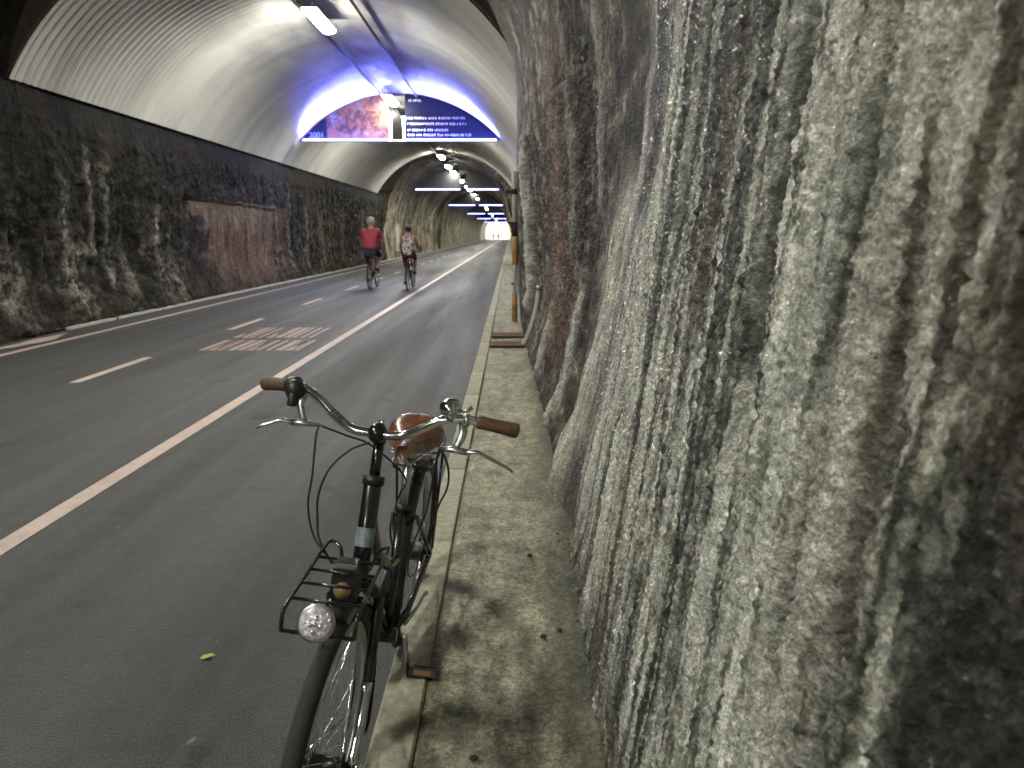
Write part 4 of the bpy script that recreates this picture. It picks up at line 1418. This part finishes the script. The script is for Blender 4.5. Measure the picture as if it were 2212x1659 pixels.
def rider(name_label, loc, k, cloth, pants, skinm, hair, sleeves, long_hair, pose, rot=0.0):
    root = empty('person', loc, (0, 0, rot), name_label, 'person')
    V = []; E = []; Rr = []
    lean = pose['lean']
    hip = (0, 0, 1.03); sh = (0, lean, 1.03 + .50 * k)
    pel = chain(V, E, Rr, [(hip, .115 * k)])
    ch = chain(V, E, Rr, [((0, lean * .4, 1.03 + .22 * k), .115 * k), ((0, lean * .85, 1.03 + .40 * k), .13 * k)], pel)
    nk = chain(V, E, Rr, [((0, lean * 1.05, 1.03 + .515 * k), .060 * k), ((0, lean * 1.2, 1.03 + .565 * k), .056 * k), ((0, lean * 1.3 + .01, 1.03 + .64 * k), .084 * k), ((0, lean * 1.3 + .02, 1.03 + .72 * k), .082 * k)], ch)
    feet = []
    arms = []
    for s, kn, an, to in ((-1, *pose['left']), (1, *pose['right'])):
        h = chain(V, E, Rr, [((s * .10, .02, 1.00), .095 * k), ((s * kn[0] * .9, kn[1] * .55, (1.0 + kn[2]) / 2), .080 * k), ((s * kn[0], kn[1], kn[2]), .058 * k),
                            ((s * (kn[0] + an[0]) / 2, (kn[1] + an[1]) / 2 - .02, (kn[2] + an[2]) / 2 + .02), .052 * k), ((s * an[0], an[1], an[2]), .036 * k), ((s * to[0], to[1], to[2]), .034 * k)], pel)
    for s in (-1, 1):
        shd = (s * .19 * k, lean * .95, 1.03 + .46 * k)
        el = (s * .27 * k, lean + .08, 1.03 + .22 * k)
        ha = (s * .27, pose['bar'][0], pose['bar'][1])
        a_ = chain(V, E, Rr, [(shd, .060 * k), (((shd[0] + el[0]) / 2, (shd[1] + el[1]) / 2, (shd[2] + el[2]) / 2), .047 * k), (el, .040 * k), (((ha[0] + el[0]) / 2, (ha[1] + el[1]) / 2, (ha[2] + el[2]) / 2), .036 * k), ((ha[0], ha[1] - .04, ha[2] + .02), .028 * k), ((ha[0], ha[1] + .03, ha[2] + .005), .030 * k)], ch)
        # curled fingers as short chains closing on the grip
        for q in range(4):
            b = (ha[0] + s * (.028 - q * .018), ha[1] + .03, ha[2] + .008)
            chain(V, E, Rr, [(b, .010), ((b[0], b[1] + .03, b[2] - .012), .009), ((b[0], b[1] + .02, b[2] - .035), .008)], a_)
        arms.append((shd, el, ha))
    body = skinned('body', V, E, Rr, skinm, root, 0)
    # shirt
    V = []; E = []; Rr = []
    p0 = chain(V, E, Rr, [((0, .0, pose['hem']), (.205 * k, .15 * k)), ((0, .0, pose['hem'] + .10), (.215 * k, .17 * k))])
    p1 = chain(V, E, Rr, [((0, lean * .4, 1.03 + .20 * k), (.205 * k, .17 * k)), ((0, lean * .85, 1.03 + .36 * k), (.215 * k, .17 * k))], p0)
    chain(V, E, Rr, [((0, lean * 1.03, 1.03 + .50 * k), .10 * k)], p1)
    for s, (shd, el, ha) in zip((-1, 1), arms):
        pts = [(shd, .088 * k), (tuple((a + b) / 2 for a, b in zip(shd, el)), .076 * k), (tuple(a * .15 + b * .85 for a, b in zip(shd, el)), .072 * k)] if sleeves != 'none' else [(shd, .075 * k)]
        if sleeves == 'long': pts += [(el, .058 * k), (tuple((a + b) / 2 for a, b in zip(ha, el)), .050 * k), (tuple(a * .25 + b * .75 for a, b in zip(el, ha)), .044 * k)]
        chain(V, E, Rr, pts, p1)
    skinned('shirt', V, E, Rr, cloth, root, 0)
    # shorts or trousers
    V = []; E = []; Rr = []
    p0 = chain(V, E, Rr, [((0, .0, 1.05), .145 * k)])
    for s, kn, an, to in ((-1, *pose['left']), (1, *pose['right'])):
        f_ = pose['leg_len']
        pts = [((s * .10, .02, .99), .118 * k), ((s * kn[0] * .95, kn[1] * .55, (1.0 + kn[2]) / 2), .098 * k)]
        if f_ > .5: pts += [((s * kn[0], kn[1], kn[2]), .076 * k)]
        if f_ > 1: pts += [((s * (kn[0] + an[0]) / 2, (kn[1] + an[1]) / 2, (kn[2] + an[2]) / 2), .062 * k)]
        chain(V, E, Rr, pts, p0)
    skinned('shorts', V, E, Rr, pants, root, 0)
    for s, kn, an, to in ((-1, *pose['left']), (1, *pose['right'])):
        mb = MB(); mb.tube([(s * an[0], an[1] - .05, to[2] + .015), (s * an[0], an[1], an[2] - .01), (s * to[0], to[1], to[2]), (s * to[0], to[1] + .09, to[2] - .01)], [.038, .052, .046, .028], 12)
        obj('shoe', mb, M['shoe'], root)
    hd = Vector((0, lean * 1.3 + .015, 1.03 + .69 * k))
    mb = MB()
    mb.ball(hd + Vector((0, -.012, .018)), .102 * k, (1.0, 1.12, 1.12), 18)
    if long_hair: mb.ball(hd + Vector((0, -.04, -.05)), .085 * k, (1, .9, 1.1), 14)
    obj('hair', mb, hair, root)
    for s in (-1, 1):
        pass
    mb = MB()
    # face: nose, brow, ears (seen only from ahead)
    mb.ball(hd + Vector((0, .115 * k, -.02)), .016, (.8, 1.2, 1.5), 8)
    obj('nose', mb, skinm, root)
    for s in (-1, 1):
        mb = MB(); mb.ball(hd + Vector((s * .096 * k, .015, -.02)), .022, (.4, .8, 1.2), 8); obj('ear', mb, skinm, root)
    mb = MB()
    for s in (-1, 1): mb.ball(hd + Vector((s * .033, .098 * k, .0)), .012, (1, .6, .7), 8)
    obj('eyes', mb, M['black_plastic'], root)
    return root

def riders_bike(loc, mat, label, basket):
    root = empty('bicycle', loc, (0, 0, 0), label, 'bicycle')
    # y=0 under the saddle; rear hub behind, front hub ahead
    ry, fy, wz = -.28, .82, .34
    for cy in (ry, fy):
        w = empty('wheel'); w.parent = root
        mb = MB(); mb.tube(ring_pts(cy, wz, .322, 40), .021, 8, closed=True); obj('tyre', mb, M['rubber'], w)
        mb = MB(); mb.tube(ring_pts(cy, wz, .298, 40), .010, 6, closed=True); obj('rim', mb, M['alu'], w)
        mb = MB(); mb.cyl((-.05, cy, wz), (.05, cy, wz), .022, 10); obj('hub', mb, M['alu'], w)
        mb = MB()
        for i in range(20):
            a = 2 * PI * i / 20
            mb.tube([((.03 if i % 2 else -.03), cy, wz), (0, cy + .29 * math.sin(a), wz + .29 * math.cos(a))], .0015, 3, cap=False)
        obj('spokes', mb, M['chrome'], w)
    mb = MB()
    bb = (0, .18, .28)
    mb.tube([bb, (0, .02, .85)], .017, 8); mb.tube([bb, (0, .60, .66)], .019, 8); mb.tube([(0, .09, .62), (0, .57, .80)], .017, 8)
    mb.tube([(0, .60, .64), (0, .55, .84)], .021, 8)
    for s in (-1, 1):
        mb.tube([(s * .02, .18, .28), (s * .06, ry, wz)], .010, 6); mb.tube([(s * .02, .07, .66), (s * .06, ry, wz)], .009, 6)
    obj('frame', mb, mat, root)
    mb = MB()
    for s in (-1, 1): mb.tube([(s * .02, .61, .66), (s * .05, .63, .58), (s * .055, fy, wz)], .011, 6)
    obj('fork', mb, mat, root)
    mb = MB(); mb.tube([(0, .55, .84), (0, .52, .98)], .013, 8); mb.tube(spline([(-.30, .42, 1.04), (-.2, .46, 1.04), (-.08, .52, 1.0), (.08, .52, 1.0), (.2, .46, 1.04), (.30, .42, 1.04)], 4), .011, 8)
    obj('handlebar', mb, M['chrome'], root)
    mb = MB(); mb.tube([(0, .15, .90), (0, .05, .915), (0, -.05, .92), (0, -.12, .915)], [.02, .035, .085, .075], 12, flat=.35); obj('saddle', mb, M['black_plastic'], root)
    mb = MB(); mb.tube([(0, .02, .85), (0, .0, .90)], .013, 8); obj('seat_post', mb, M['alu'], root)
    for s, an in ((-1, (.18, .13)), (1, (.25, .42))):
        mb = MB(); mb.tube([(s * .06, .18, .28), (s * .08, an[0], an[1])], .010, 6); obj('crank', mb, M['alu'], root)
        mb = MB(); mb.box((s * .125, an[0], an[1]), (.09, .07, .022)); obj('pedal', mb, M['black_plastic'], root)
    mb = MB()
    for cy in (ry, fy):
        a0, a1 = (R(-100), R(60))
        pts = ring_pts(cy, wz, .36, 18, 0, a0, a1, False)
        mb.tube(pts, .022, 6, flat=.4)
    obj('mudguard', mb, mat, root)
    if basket:
        mb = MB()
        for s in (-1, 1):
            mb.tube([(s * .06, -.05, .74), (s * .06, -.52, .74)], .006, 6); mb.tube([(s * .06, -.40, .74), (s * .06, ry, wz)], .005, 6)
        for q in range(5): mb.tube([(-.06, -.1 - q * .1, .74), (.06, -.1 - q * .1, .74)], .004, 6)
        obj('rear_carrier', mb, M['black_paint'], root)
    mb = MB(); mb.box((0, -.13, .80), (.05, .02, .04)); obj('rear_light', mb, M['red_glass'], root)
    return root

pose_m = dict(lean=.16, left=((.12, .36, .62), (.125, .10, .20), (.125, .20, .16)), right=((.17, .44, .86), (.135, .19, .50), (.135, .28, .455)), bar=(.42, 1.07), hem=1.0, leg_len=.6)
rider('person in a red shirt and dark shorts with grey hair, riding ahead on the left', (-3.90, 19.75, .05), 1.10, M['red_cloth'], M['dark_cloth'], M['skin'], M['grey_hair'], 'short', False, pose_m)
riders_bike((-3.90, 19.75, 0), M['black_paint'], 'dark bicycle ridden by the person in the red shirt', True)
pose_w = dict(lean=.10, left=((.11, .36, .60), (.125, .10, .20), (.125, .20, .16)), right=((.13, .44, .84), (.135, .19, .50), (.135, .28, .455)), bar=(.42, 1.07), hem=.93, leg_len=.9)
rider('dark-haired person in a dotted black and white top, riding ahead on the right', (-2.82, 19.55, -.02), .90, M['dots'], M['maroon_cloth'], M['skin_tan'], M['black_hair'], 'none', False, pose_w)
riders_bike((-2.82, 19.55, 0), M['black_paint'], 'dark bicycle ridden by the person in the dotted top', True)

def walker(loc, mat, label):
    root = empty('person', loc, (0, 0, 0), label, 'person')
    V = []; E = []; Rr = []
    p = chain(V, E, Rr, [((0, 0, .95), .12)])
    c_ = chain(V, E, Rr, [((0, 0, 1.2), .12), ((0, 0, 1.38), .13)], p)
    chain(V, E, Rr, [((0, 0, 1.5), .05), ((0, .01, 1.62), .085), ((0, .01, 1.72), .07)], c_)
    for s in (-1, 1):
        chain(V, E, Rr, [((s * .1, 0, .9), .09), ((s * .11, s * .12, .5), .06), ((s * .11, s * .2, .08), .045), ((s * .11, s * .2 + .12, .04), .04)], p)
        chain(V, E, Rr, [((s * .19, 0, 1.4), .06), ((s * .24, -s * .05, 1.12), .04), ((s * .25, -s * .02 + .05, .86), .035)], c_)
    skinned('body', V, E, Rr, mat, root)
walker((-3.1, 188, 0), M['dark_cloth'], 'tiny dark figure walking in the bright far portal')
walker((-4.6, 196, 0), simple('grey_blue_cloth', (.10, .12, .16), .8), 'tiny greyish figure walking to the left in the bright far portal')
